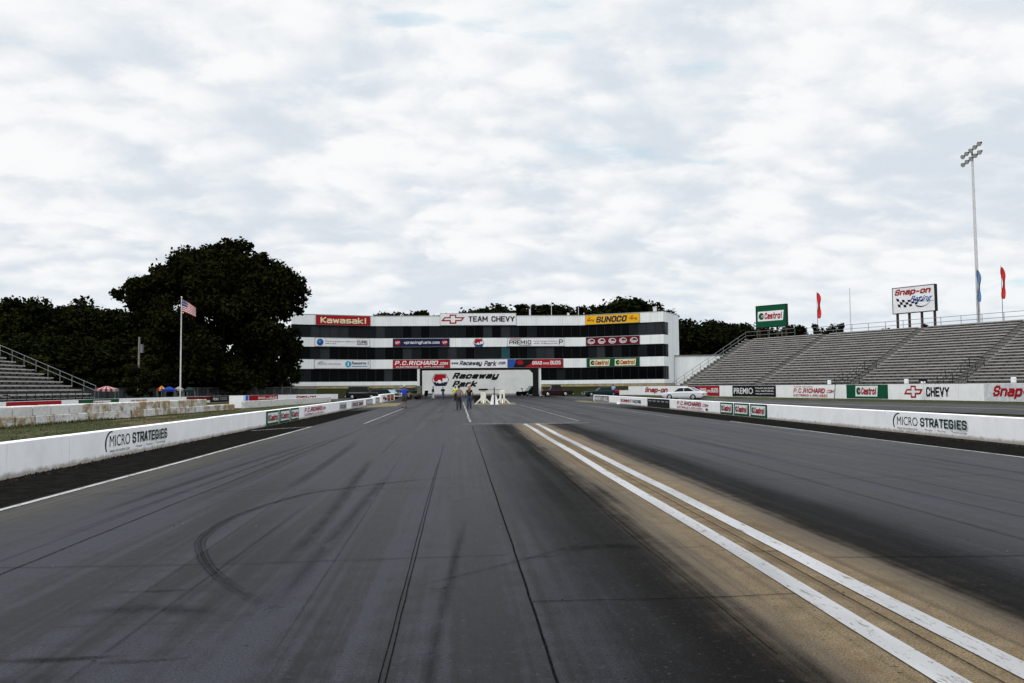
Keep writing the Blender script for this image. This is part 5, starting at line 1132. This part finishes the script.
# trailer and parked vans behind the left fence
a = atY(245.5, 390, 133); t = thing('camper_van', 'small white camper with an orange end panel parked under the oak', 'van', (a.x, 133, 0), R(10)); obj('body', MB().bev(-1.3, 1.3, -.9, .9, .45, 2.35, .25), WHITE, t); obj('window', MB().box(-.1, .7, -.915, -.90, 1.4, 1.95), CARGL, t); obj('end_panel', MB().box(-1.312, -1.30, -.7, .7, .6, 1.9), ORANGE, t)
for x in (-.8, .8): obj('wheel', MB().rod((x, -.92, .33), (x, -.75, .33), .33, n=14), RUBBER, t)
for px, Y, lab, c in ((205, 128, 'grey van under the oak, left of the pair beyond the fence', (.09, .085, .08)), (218, 126, 'pale grey van under the oak, right of the pair beyond the fence', (.16, .16, .16))):
    a = atY(px, 395, Y); car('parked_van', lab, (a.x, Y, 0), R(15), paint('van_paint', c), 3.6, 1.8, [(0, 1.0), (.08, 1.15), (.2, 1.2), (.95, 1.25), (1, 1.1)], (.12, .26, .94, .99), 1.95, (.2, .8), .33, cat='van')

# ------------------------------------------------------------------ people
SKIN = M('skin', (.25, .135, .09), .6, var=.08); SKIN2 = M('sunburnt_skin', (.27, .11, .075), .6, var=.08)
def skinned(name, verts, edges, rad, m, parent, sub=2, root=0):
    me = bpy.data.meshes.new(name); me.from_pydata(verts, edges, []); o = bpy.data.objects.new(name, me); COL.objects.link(o)
    bm = bmesh.new(); bm.from_mesh(me); lay = bm.verts.layers.skin.verify(); bm.verts.ensure_lookup_table()
    for i, v in enumerate(bm.verts):
        r_ = rad[i]; v[lay].radius = r_ if isinstance(r_, tuple) else (r_, r_); v[lay].use_root = (i == root)
    bm.to_mesh(me); bm.free()
    sk = o.modifiers.new('s', 'SKIN'); sk.use_smooth_shade = True; su = o.modifiers.new('d', 'SUBSURF'); su.levels = sub; su.render_levels = sub
    bpy.context.view_layer.update()
    nm = bpy.data.meshes.new_from_object(o.evaluated_get(bpy.context.evaluated_depsgraph_get())); nm.name = name
    bpy.data.objects.remove(o); nm.materials.clear(); nm.materials.append(m)
    o = bpy.data.objects.new(name, nm); COL.objects.link(o); o.parent = parent; return o
def person(label, loc, rotz, H_, shirt, pants, hair, skin=SKIN, shorts=False, stride=.12, arms=((.27, .02, .90), (-.27, .02, .90)), sleeves=.5, longhair=False, cap=None, build=1.0, pantlabel=None):
    """faces -y; built 1.75 m tall and scaled"""
    t = thing('person', label, 'person', loc, rotz); k = H_/1.75; t.scale = (k*build, k*build, k)
    V = []; E = []; Rd = []
    def v(p, r_, par=None):
        V.append(p); Rd.append(r_)
        if par is not None: E.append((par, len(V)-1))
        return len(V)-1
    pel = v((0, 0, .96), .135); wa = v((0, -.005, 1.10), .125, pel); ch = v((0, .0, 1.30), (.155, .125), wa); nb = v((0, .01, 1.45), .075, ch); nk = v((0, 0, 1.52), .052, nb); hd0 = v((0, -.02, 1.58), .07, nk); hd1 = v((0, -.015, 1.655), .094, hd0); v((0, -.01, 1.73), .058, hd1)
    joints = {}
    for s, (wx, wy, wz) in zip((1, -1), arms):
        sh = v((s*.185, .01, 1.40), .066, ch); W_ = Vector((wx, wy, wz)); Sh = Vector((s*.20, .01, 1.38)); mid = (Sh+W_)/2; L = (W_-Sh).length
        bend = math.sqrt(max(0, .28**2-(L/2)**2)); el = mid+Vector((s*.35, .9, -.1)).normalized()*bend
        e = v(tuple(el), .045, sh); w = v(tuple(W_), .030, e); d = (W_-el).normalized(); pm = W_+d*.075; p = v(tuple(pm), (.036, .022), w)
        side = d.cross(Vector((s, 0, 0))); side = side.normalized() if side.length > .1 else Vector((0, -1, 0))
        for q in range(4):
            b = pm+side*(.018*(1.5-q))+d*.045; i1 = v(tuple(b), .0095, p); v(tuple(b+d*(.035+.008*(q in (1, 2)))+Vector((0, -.012, 0))), .008, i1)
        th = W_+d*.04+side*.04; i1 = v(tuple(th), .011, w); v(tuple(th+d*.035+side*.008), .009, i1)
        joints[s] = (Sh, el, W_)
    legs = {}
    for s in (1, -1):
        st_ = s*stride; hp = v((s*.09, 0, .90), .098, pel); kn = (s*.105, -.03+st_*.55, .50); an = (s*.115, st_+(.03 if st_ > 0 else 0), .095); i = v(kn, .062, hp); i = v(((kn[0]+an[0])/2, (kn[1]+an[1])/2+.02, .34), .054, i); i = v(an, .042, i); v((an[0]+s*.02, an[1]-.15, .045), .036, i); legs[s] = (kn, an)
    body = skinned('body', V, E, Rd, skin, t, 1)
    # shirt
    V = [(0, -.0, .86), (0, -.005, 1.06), (0, 0, 1.30), (0, .01, 1.43)]; E = [(0, 1), (1, 2), (2, 3)]; Rd = [.172, .165, (.185, .16), .095]
    for s in (1, -1):
        Sh, el, W_ = joints[s]; c = Sh+(el-Sh)*min(1, sleeves*2) if sleeves <= .5 else el; V.append((s*.185, .01, 1.39)); Rd.append(.095); E.append((2, len(V)-1))
        if sleeves > 0:
            V.append(tuple(Sh+(el-Sh)*min(1, sleeves*1.5))); Rd.append(.082); E.append((len(V)-2, len(V)-1))
            if sleeves > .7: V.append(tuple(W_-(W_-el)*.05)); Rd.append(.06); E.append((len(V)-2, len(V)-1))
    skinned('shirt', V, E, Rd, shirt, t, 1, 2)
    V = [(0, 0, 1.06), (0, 0, .93)]; E = [(0, 1)]; Rd = [.15, .16]
    for s in (1, -1):
        kn, an = legs[s]; V.append((s*.092, 0, .87)); Rd.append(.128); E.append((1, len(V)-1)); V.append((kn[0], kn[1], .47 if shorts else .50)); Rd.append(.115 if shorts else .098); E.append((len(V)-2, len(V)-1))
        if not shorts: V.append(((kn[0]+an[0])/2, (kn[1]+an[1])/2+.02, .32)); Rd.append(.09); E.append((len(V)-2, len(V)-1)); V.append((an[0], an[1]+.005, .05)); Rd.append(.08); E.append((len(V)-2, len(V)-1))
    skinned('shorts' if shorts else 'trousers', V, E, Rd, pants, t, 1, 1)
    for s in (1, -1):
        kn, an = legs[s]; obj('shoe', MB().ball((an[0]+s*.012, an[1]-.07, .05), .052, .15, .052, 10, 6), BLACK, t, smooth=True)
    if cap: obj('cap', MB().ball((0, -.005, 1.70), .108, .115, .075, 12, 6).box(-.075, .075, -.20, -.09, 1.69, 1.705), cap, t, smooth=True)
    if hair:
        mb = MB().ball((0, .018, 1.675), .106, .108, .10, 12, 7)
        if longhair: mb.ball((0, .085, 1.52), .115, .07, .20, 12, 7).ball((.03, .10, 1.40), .085, .05, .14, 10, 6)
        obj('hair', mb, hair, t, smooth=True)
    mb = MB(); 
    for s in (1, -1): mb.ball((s*.034, -.10, 1.665), .013, .008, .009, 8, 5)
    obj('eyes', mb, BLACK, t); obj('nose', MB().add([(-.015, -.098, 1.62), (.015, -.098, 1.62), (0, -.128, 1.622), (0, -.10, 1.665)], [(0, 1, 2), (1, 3, 2), (3, 0, 2), (0, 3, 1)]), skin, t); obj('mouth', MB().box(-.025, .025, -.102, -.088, 1.594, 1.602), M('lips', (.28, .10, .08), .6) if 'lips' not in bpy.data.materials else bpy.data.materials['lips'], t)
    return t
CLO = lambda n, c: M(n, c, .85, var=.2, sc=6)
DKH = M('dark_hair', (.02, .015, .012), .7); AUB = M('auburn_hair', (.30, .10, .03), .6, var=.3, sc=12); DENIM = CLO('blue_denim', (.035, .055, .10)); 
a = gnd(404.3, 407.4); person('heavy man in royal blue polo shirt, dark shorts and pale cap walking forward', (a.x, a.y, 0), R(4), 1.84, CLO('royal_blue_shirt', (.02, .05, .38)), CLO('dark_shorts', (.045, .042, .035)), DKH, shorts=True, cap=CLO('pale_cap', (.42, .42, .38)), build=1.12, stride=.05, arms=((.33, -.06, .93), (-.33, -.06, .93)))
a = gnd(459, 409.2); person('man in a grey sleeveless shirt and dark trousers walking away beside the auburn haired woman', (a.x, a.y, 0), R(178), 1.80, CLO('grey_tank_top', (.16, .16, .165)), CLO('charcoal_trousers', (.035, .032, .032)), DKH, SKIN2, sleeves=0, stride=.10, arms=((.31, -.02, .92), (-.31, .02, .92)))
a = gnd(469.3, 408.8); person('woman with long auburn hair, dark top and blue jeans walking away', (a.x, a.y, 0), R(183), 1.76, CLO('black_top', (.016, .016, .02)), DENIM, AUB, longhair=True, sleeves=.35, stride=.06, arms=((.27, -.16, 1.02), (-.27, -.16, 1.02)), build=.95)
Y = 100; a = gnd(455.2, 402); person('person in bright yellow green shirt mostly hidden behind the grey shirted man', (a.x-.0, 100, 0), R(10), 1.80, CLO('neon_yellow_shirt', (.45, .65, .02)), CLO('black_trousers', (.015, .015, .017)), DKH)
a = gnd(433.2, 397.6); a = atY(433.2, 397, 118); person('man in a navy shirt and pale trousers standing by the sign wall emblem', (a.x, 118, 0), R(80), 1.85, CLO('navy_shirt', (.012, .02, .13)), CLO('pale_trousers', (.42, .43, .46)), DKH)
a = gnd(443, 397.2); a = atY(443, 397, 121); person('person with a red collar, black jacket and blue jeans below the sign wall emblem', (a.x, 121, 0), R(20), 1.75, CLO('black_jacket', (.014, .013, .016)), CLO('bright_denim', (.05, .08, .20)), M('reddish_hair', (.22, .04, .03), .7), sleeves=1.0, arms=((.16, -.2, 1.12), (-.16, -.2, 1.10)))
a = atY(612.8, 390, 120); person('man in light blue shirt and red cap behind the end of the right barrier', (a.x, 119.5, .12), R(-20), 1.80, CLO('light_blue_shirt', (.22, .40, .68)), CLO('navy_trousers', (.02, .025, .06)), None, cap=CLO('red_cap', (.35, .03, .03)), sleeves=.6, arms=((.22, -.2, 1.05), (-.22, -.2, 1.05)))
a = atY(616.5, 392, 120.6); t = thing('tool_bag', 'red bag beside the man in the light blue shirt', 'bag', (a.x, 120.2, .12)); obj('bag', MB().bev(-.32, .32, -.2, .2, .55, .98, .08), M('red_bag', (.30, .015, .03), .6), t); obj('stand', MB().box(-.3, .3, -.18, .18, 0, .55), BLACK, t)

# ------------------------------------------------------------------ trees
def leaves(name, centers, radii, n, size, m, parent, squash=.8):
    w = radii**2; idx = rng.choice(len(radii), n, p=w/w.sum())
    d = rng.normal(size=(n, 3)); d /= np.linalg.norm(d, axis=1)[:, None]
    rr = radii[idx]*(rng.random(n)**.45)*(1+.18*rng.normal(size=n))
    P = centers[idx]+d*rr[:, None]*np.array([1, 1, squash]); P[:, 2] = np.maximum(P[:, 2], .15)
    a = rng.normal(size=(n, 3)); a /= np.linalg.norm(a, axis=1)[:, None]; b = np.cross(a, rng.normal(size=(n, 3))); b /= np.linalg.norm(b, axis=1)[:, None]
    s = size*(.55+.9*rng.random(n))[:, None]
    Q = np.stack([P-a*s, P-b*s*.62+a*s*.1, P+a*s*1.1, P+b*s*.62+a*s*.1], 1).reshape(-1, 3)
    me = bpy.data.meshes.new(name); me.from_pydata(Q.tolist(), [], np.arange(n*4).reshape(-1, 4).tolist()); me.materials.append(m)
    o = bpy.data.objects.new(name, me); COL.objects.link(o); o.parent = parent; return o
def limbs(name, h0, rad, targets, parent):
    mb = MB(); top = Vector((random.uniform(-.3, .3), random.uniform(-.3, .3), h0))
    mb.rod((0, 0, -.1), (0, 0, .6), rad*1.5, rad*1.05, 10); mb.rod((0, 0, .6), top, rad*1.05, rad*.7, 10)
    for c in targets:
        c = Vector(c); m_ = top+(c-top)*.5+Vector((0, 0, .4)); mb.rod(top, m_, rad*.45, rad*.28, 6); mb.rod(m_, c, rad*.28, rad*.08, 6)
    return obj(name, mb, BARK, parent)
# the big oak
oc = atY(221, 390, 120); oak = thing('oak_tree', 'huge dark spreading oak standing left of the tower', 'tree', (oc.x, 120, 0))
C = []; Rr = []
def dome(px, py, Y=120, r=2.4, dy=0.0):
    p = atY(px, py, Y); C.append((p.x-oc.x, dy, p.z)); Rr.append(r)
edge = [(131, 303, 1.2), (123, 296, .8), (128, 290, 1.0), (133, 281, 1.0), (141, 285, 1.4), (150, 279, 1.3), (160, 284, 1.8), (162, 273, 1.3), (174, 270, 1.7), (187, 265, 1.7), (197, 260, 1.6), (205, 257, 1.3), (213, 254, 1.6), (225, 250, 1.5), (236, 249, 1.4), (247, 251, 1.5), (256, 258, 1.3), (262, 263, 1.3), (272, 266, 1.5), (282, 273, 1.5), (291, 278, 1.5), (299, 284, 1.4), (304, 292, 1.2), (299, 301, 1.3), (295, 309, .9), (283, 316, 1.4), (276, 332, 1.5), (272, 350, 1.5), (150, 305, 2.0), (146, 320, 2.0), (152, 340, 2.2), (272, 366, 1.1), (216, 249, .9), (243, 247, .9), (230, 246, .8), (265, 259, .9), (180, 263, .9)]
for px, py, r in edge: dome(px, py, 120, r, random.uniform(-2.5, 2.5))
for px, py, rr_ in ((136, 289, 1.5), (144, 294, 1.9), (152, 290, 1.9), (160, 296, 2.1), (142, 304, 1.8), (158, 286, 1.7), (170, 282, 2.0), (128, 297, 1.1), (150, 313, 2.1), (243, 335, 1.8), (252, 340, 1.9), (261, 338, 1.8), (256, 332, 1.6), (247, 345, 1.7), (230, 262, 1.8), (228, 270, 2.0), (268, 284, 2.0), (278, 290, 1.9), (287, 296, 1.6), (262, 276, 1.8), (272, 300, 2.0), (283, 305, 1.6), (250, 270, 2.2), (290, 287, 1.5), (258, 296, 2.2)):
    for dy in (-2, 1.5): dome(px+random.uniform(-2, 2), py, 120, rr_, dy)
for k in range(150):
    zz = random.random()
    z = 2.2+17.6*zz; wr_ = 10.6*math.sqrt(max(.05, 1-((z-9.0)/12.8)**2)) if z > 9 else 8.2+2.4*(z/9)
    an_ = random.random()*6.283; q = math.sqrt(random.random())*.97; C.append((wr_*q*math.cos(an_)-.9, wr_*q*math.sin(an_)*.85, z)); Rr.append(random.uniform(1.4, 2.3))
leaves('crown', np.array(C), np.array(Rr), 95000, .29, LEAF[0], oak, .85)
limbs('trunk', 5.0, .75, random.sample(C[30:], 14), oak)
for px, lab in ((199, 'slim dark trunked tree under the left side of the big oak'), (281, 'slim dark trunked tree under the right side of the big oak near the tower')):
    p = atY(px, 390, 126); t = thing('understory_tree', lab, 'tree', (p.x, 126, 0)); cs = np.array([(random.uniform(-2, 2), random.uniform(-2, 2), random.uniform(5, 11)) for _ in range(14)]); leaves('crown', cs, np.full(14, 1.6), 3600, .32, LEAF[0], t); limbs('trunk', 4.5, .32, cs[:5], t)
# woodland prototypes (about 15 m tall)
def proto(kind, m, label, n=7000):
    t = thing('woodland_tree' if kind < 2 else 'conifer_tree', label, 'tree', (0, 0, 0), 0); cs = []; rs = []
    if kind < 2:
        for k in range(46):
            z = random.uniform(2.0, 13.6); w = (4.6 if kind == 0 else 3.8)*math.sqrt(max(.06, 1-((z-7.0)/7.6)**2)); a = random.random()*6.283; q = math.sqrt(random.random()); cs.append((w*q*math.cos(a), w*q*math.sin(a), z)); rs.append(random.uniform(.9, 1.7))
    else:
        for k in range(46):
            z = random.uniform(2.0, 14.2); w = 3.2*(1-(z/15.2))**.8; a = random.random()*6.283; q = math.sqrt(random.random()); cs.append((w*q*math.cos(a), w*q*math.sin(a), z)); rs.append(random.uniform(.55, 1.2)*(1.1-z/24))
    leaves('crown', np.array(cs), np.array(rs), n, .27, m, t); limbs('trunk', 5, .3, cs[:7], t); return t
PR_ = [None, None, None, None]
def plant(px, Y, pyt, kind, label, group, wide=1.0):
    base = atY(px, 390, Y); top = atY(px, pyt, Y).z; s = top/15.0; rz = random.random()*6.283
    if PR_[kind] is None:
        PR_[kind] = proto(min(kind, 2) if kind != 3 else 1, LEAF[2] if kind == 3 else LEAF[1], label); o = PR_[kind]; o.location = (base.x, Y, 0); o.rotation_euler.z = rz; o.scale = (s*wide, s*wide, s); o['label'] = label
    else: o = dup(PR_[kind], (base.x, Y, 0), rz, (s*wide, s*wide, s), label)
    o['group'] = group; return o
lt_ = [(-26, 138, 300), (-12, 134, 303), (1, 138, 298), (12, 132, 307), (22, 136, 294), (33, 140, 299), (43, 134, 296), (52, 138, 308), (60, 134, 304), (68, 137, 294), (79, 141, 303), (88, 136, 304), (97, 140, 308), (107, 136, 306), (117, 139, 311), (127, 136, 308), (136, 139, 312), (146, 136, 318)]
for i, (px, Y, py) in enumerate(lt_): plant(px, Y, py, 0 if i % 3 else 1, f'dark leafy tree in the back row of the left woods, {ORD[i]} from the left edge', 'trees of the left woods', 1.02)
fr_ = [(-14, 120, 334), (6, 118, 338), (24, 121, 330), (38, 117, 340), (54, 120, 333), (70, 118, 338), (86, 121, 334), (101, 117, 342), (115, 120, 336), (129, 118, 345), (171, 124, 330), (186, 126, 340), (212, 127, 345), (245, 128, 345), (262, 129, 340), (203, 134, 362), (221, 135, 358), (238, 134, 360), (256, 135, 358), (272, 134, 362), (284, 137, 364)]
for i, (px, Y, py) in enumerate(fr_): plant(px, Y, py, 1 if i % 2 else 0, f'shorter dark tree in the front row of the left woods, {ORD[i]} from the left edge', 'front trees of the left woods', 1.5)
plant(152, 116, 343, 3, 'pale olive bushy tree between the utility pole and the flagpole', 'pale trees of the left woods', 1.7); t_ = plant(140, 109, 364, 1, 'short dark leafy tree hiding the foot of the pale utility pole', 'front trees of the left woods', 1.3); plant(34, 114, 352, 3, 'pale olive young tree above the left grandstand rows', 'pale trees of the left woods', 1.4)
bk_ = [(388, 205, 312.5), (399, 210, 309.5), (410, 205, 310.5), (421, 212, 309), (431, 206, 312), (470, 205, 306.5), (479, 210, 308), (502, 206, 305.5), (512, 212, 302.5), (522, 206, 302), (532, 212, 303.5), (542, 206, 303), (552, 212, 304), (562, 206, 302), (572, 212, 304), (582, 207, 304.5), (592, 213, 305), (601, 206, 301), (611, 212, 304), (619, 206, 297.5), (628, 212, 296), (637, 206, 297), (646, 211, 300.5), (654, 206, 306), (662, 211, 311)]
for i, (px, Y, py) in enumerate(bk_): plant(px, Y, py, (2 if i % 3 == 0 else (0 if i % 2 else 1)), f'dark treetop showing above the tower roof, {ORD[i]} from the left', 'trees behind the tower', 1.5)
rt_ = [(684, 178, 318), (693, 182, 322), (702, 176, 319), (711, 182, 319), (720, 177, 322), (729, 182, 321), (738, 177, 323), (747, 182, 320.5), (757, 178, 325), (767, 182, 327), (778, 178, 326), (790, 182, 323)]
for i, (px, Y, py) in enumerate(rt_): plant(px, Y, py, 0 if i % 2 else 1, f'dark tree in the right woods beyond the annexe, {ORD[i]} from the left', 'trees of the right woods', 1.25)
st_ = [(803.5, 185, 325.5), (810, 188, 328), (817, 185, 322.5), (824, 188, 326), (830, 186, 327), (836, 186, 322.5), (843, 187, 322), (886, 150, 326), (927, 140, 322.5)]
for i, (px, Y, py) in enumerate(st_): plant(px, Y, py, 2 if i % 2 == 0 else 1, f'small dark treetop poking above the right grandstand, {ORD[i]} from the left', 'treetops beyond the right grandstand', .8)

# ------------------------------------------------------------------ sky and light
SUN_EL, SUN_AZ = R(48), R(215)          # azimuth clockwise from +Y (seen from above): behind and to the left
w = bpy.data.worlds.new('World'); scn.world = w; w.use_nodes = True
nt = w.node_tree; h = N(nt); bg = nt.nodes['Background']
sky = nt.nodes.new('ShaderNodeTexSky'); sky.sky_type = 'NISHITA'; sky.sun_disc = False; sky.sun_elevation = SUN_EL; sky.sun_rotation = SUN_AZ; sky.air_density = 1.0; sky.dust_density = 1.5
tc = nt.nodes.new('ShaderNodeTexCoord'); x, y, z = h.sep(tc.outputs['Generated'])
zc = h.math('MAXIMUM', z, 0.0); k = h.math('DIVIDE', 1.0, h.math('ADD', zc, .30))
P = h.comb(h.math('MULTIPLY', x, k), h.math('MULTIPLY', y, k), 0.0)
n1 = h.noise(P, 2.3, 9, .55, .35)
n2 = h.noise(h.scale(P, (1.0, 1.25, 1)), 6.5, 8, .58, .3); n3 = h.noise(P, 1.0, 4, .5, .2)
n5 = h.noise(P, 13.0, 6, .6, .2)
v = h.math('ADD', h.math('MULTIPLY', n1, .46), h.math('ADD', h.math('MULTIPLY', n2, .28), h.math('ADD', h.math('MULTIPLY', n3, .14), h.math('MULTIPLY', n5, .12))))
vo = nt.nodes.new('ShaderNodeTexVoronoi'); vo.feature = 'SMOOTH_F1'; vo.inputs['Scale'].default_value = 7.5; vo.inputs['Smoothness'].default_value = .55
dv = nt.nodes.new('ShaderNodeVectorMath'); dv.operation = 'ADD'; h.link(h.scale(P, (1.0, 1.7, 1)), dv.inputs[0]); h.link(h.comb(h.math('MULTIPLY', n2, .28), h.math('MULTIPLY', n1, .45), 0.0), dv.inputs[1]); h.link(dv.outputs[0], vo.inputs['Vector'])
v = h.math('ADD', v, h.math('MULTIPLY', h.math('SUBTRACT', .42, vo.outputs['Distance']), .17))
cl = h.mix(h.ss(v, .375, .575), (6.9, 7.5, 8.2), (9.55, 9.65, 9.7))
gap = h.ss(h.math('ADD', h.math('MULTIPLY', n3, .45), h.math('MULTIPLY', n1, .55)), .575, .64)
n4 = h.noise(h.scale(P, (1.0, 2.2, 1)), 7.0, 8, .62, .4)
for gx, gy, rx_, ry_ in ((.315, 1.638, .13, .024), (.48, 1.648, .05, .014), (.43, 1.352, .07, .028), (.136, 1.304, .05, .016), (-.073, 1.272, .04, .014), (.05, 1.29, .04, .02)):
    dd = h.math('ADD', h.math('POWER', h.math('DIVIDE', h.math('ABSOLUTE', h.math('SUBTRACT', h.math('MULTIPLY', x, k), gx)), rx_), 2.0), h.math('POWER', h.math('DIVIDE', h.math('ABSOLUTE', h.math('SUBTRACT', h.math('MULTIPLY', y, k), gy)), ry_), 2.0))
    gap = h.math('MAXIMUM', gap, h.ss(h.math('ADD', dd, h.math('MULTIPLY', h.math('SUBTRACT', n4, .5), 9.0)), -1.2, 2.2, .62, 0))
skb = h.mix(.7, sky.outputs[0], (5.9, 8.4, 9.8))
c = h.mix(h.math('MULTIPLY', gap, .8), cl, skb)
c = h.mix(h.ss(z, .0, .16, .5, 0), c, (7.1, 8.0, 8.7))
zen = h.ss(z, .42, .95, 1.0, 2.9)
vm = nt.nodes.new('ShaderNodeVectorMath'); vm.operation = 'SCALE'; h.link(c, vm.inputs[0]); h.link(zen, vm.inputs['Scale'])
h.link(vm.outputs[0], bg.inputs['Color']); bg.inputs['Strength'].default_value = .1
sd_ = bpy.data.lights.new('sun', 'SUN'); sd_.energy = 1.35; sd_.angle = R(14); sd_.color = (1, .96, .9)
so = bpy.data.objects.new('sun', sd_); COL.objects.link(so)
dirv = Vector((math.sin(SUN_AZ)*math.cos(SUN_EL), math.cos(SUN_AZ)*math.cos(SUN_EL), math.sin(SUN_EL)))
so.rotation_euler = dirv.to_track_quat('Z', 'Y').to_euler(); so.location = (0, 0, 60)
vs_ = scn.view_settings; scn.display_settings.display_device = 'sRGB'; vs_.view_transform = 'Standard'; vs_.look = 'None'; vs_.exposure = 0; vs_.gamma = 1; vs_.use_curve_mapping = False
scn.cycles.max_bounces = 5; scn.cycles.diffuse_bounces = 3; scn.cycles.transparent_max_bounces = 24
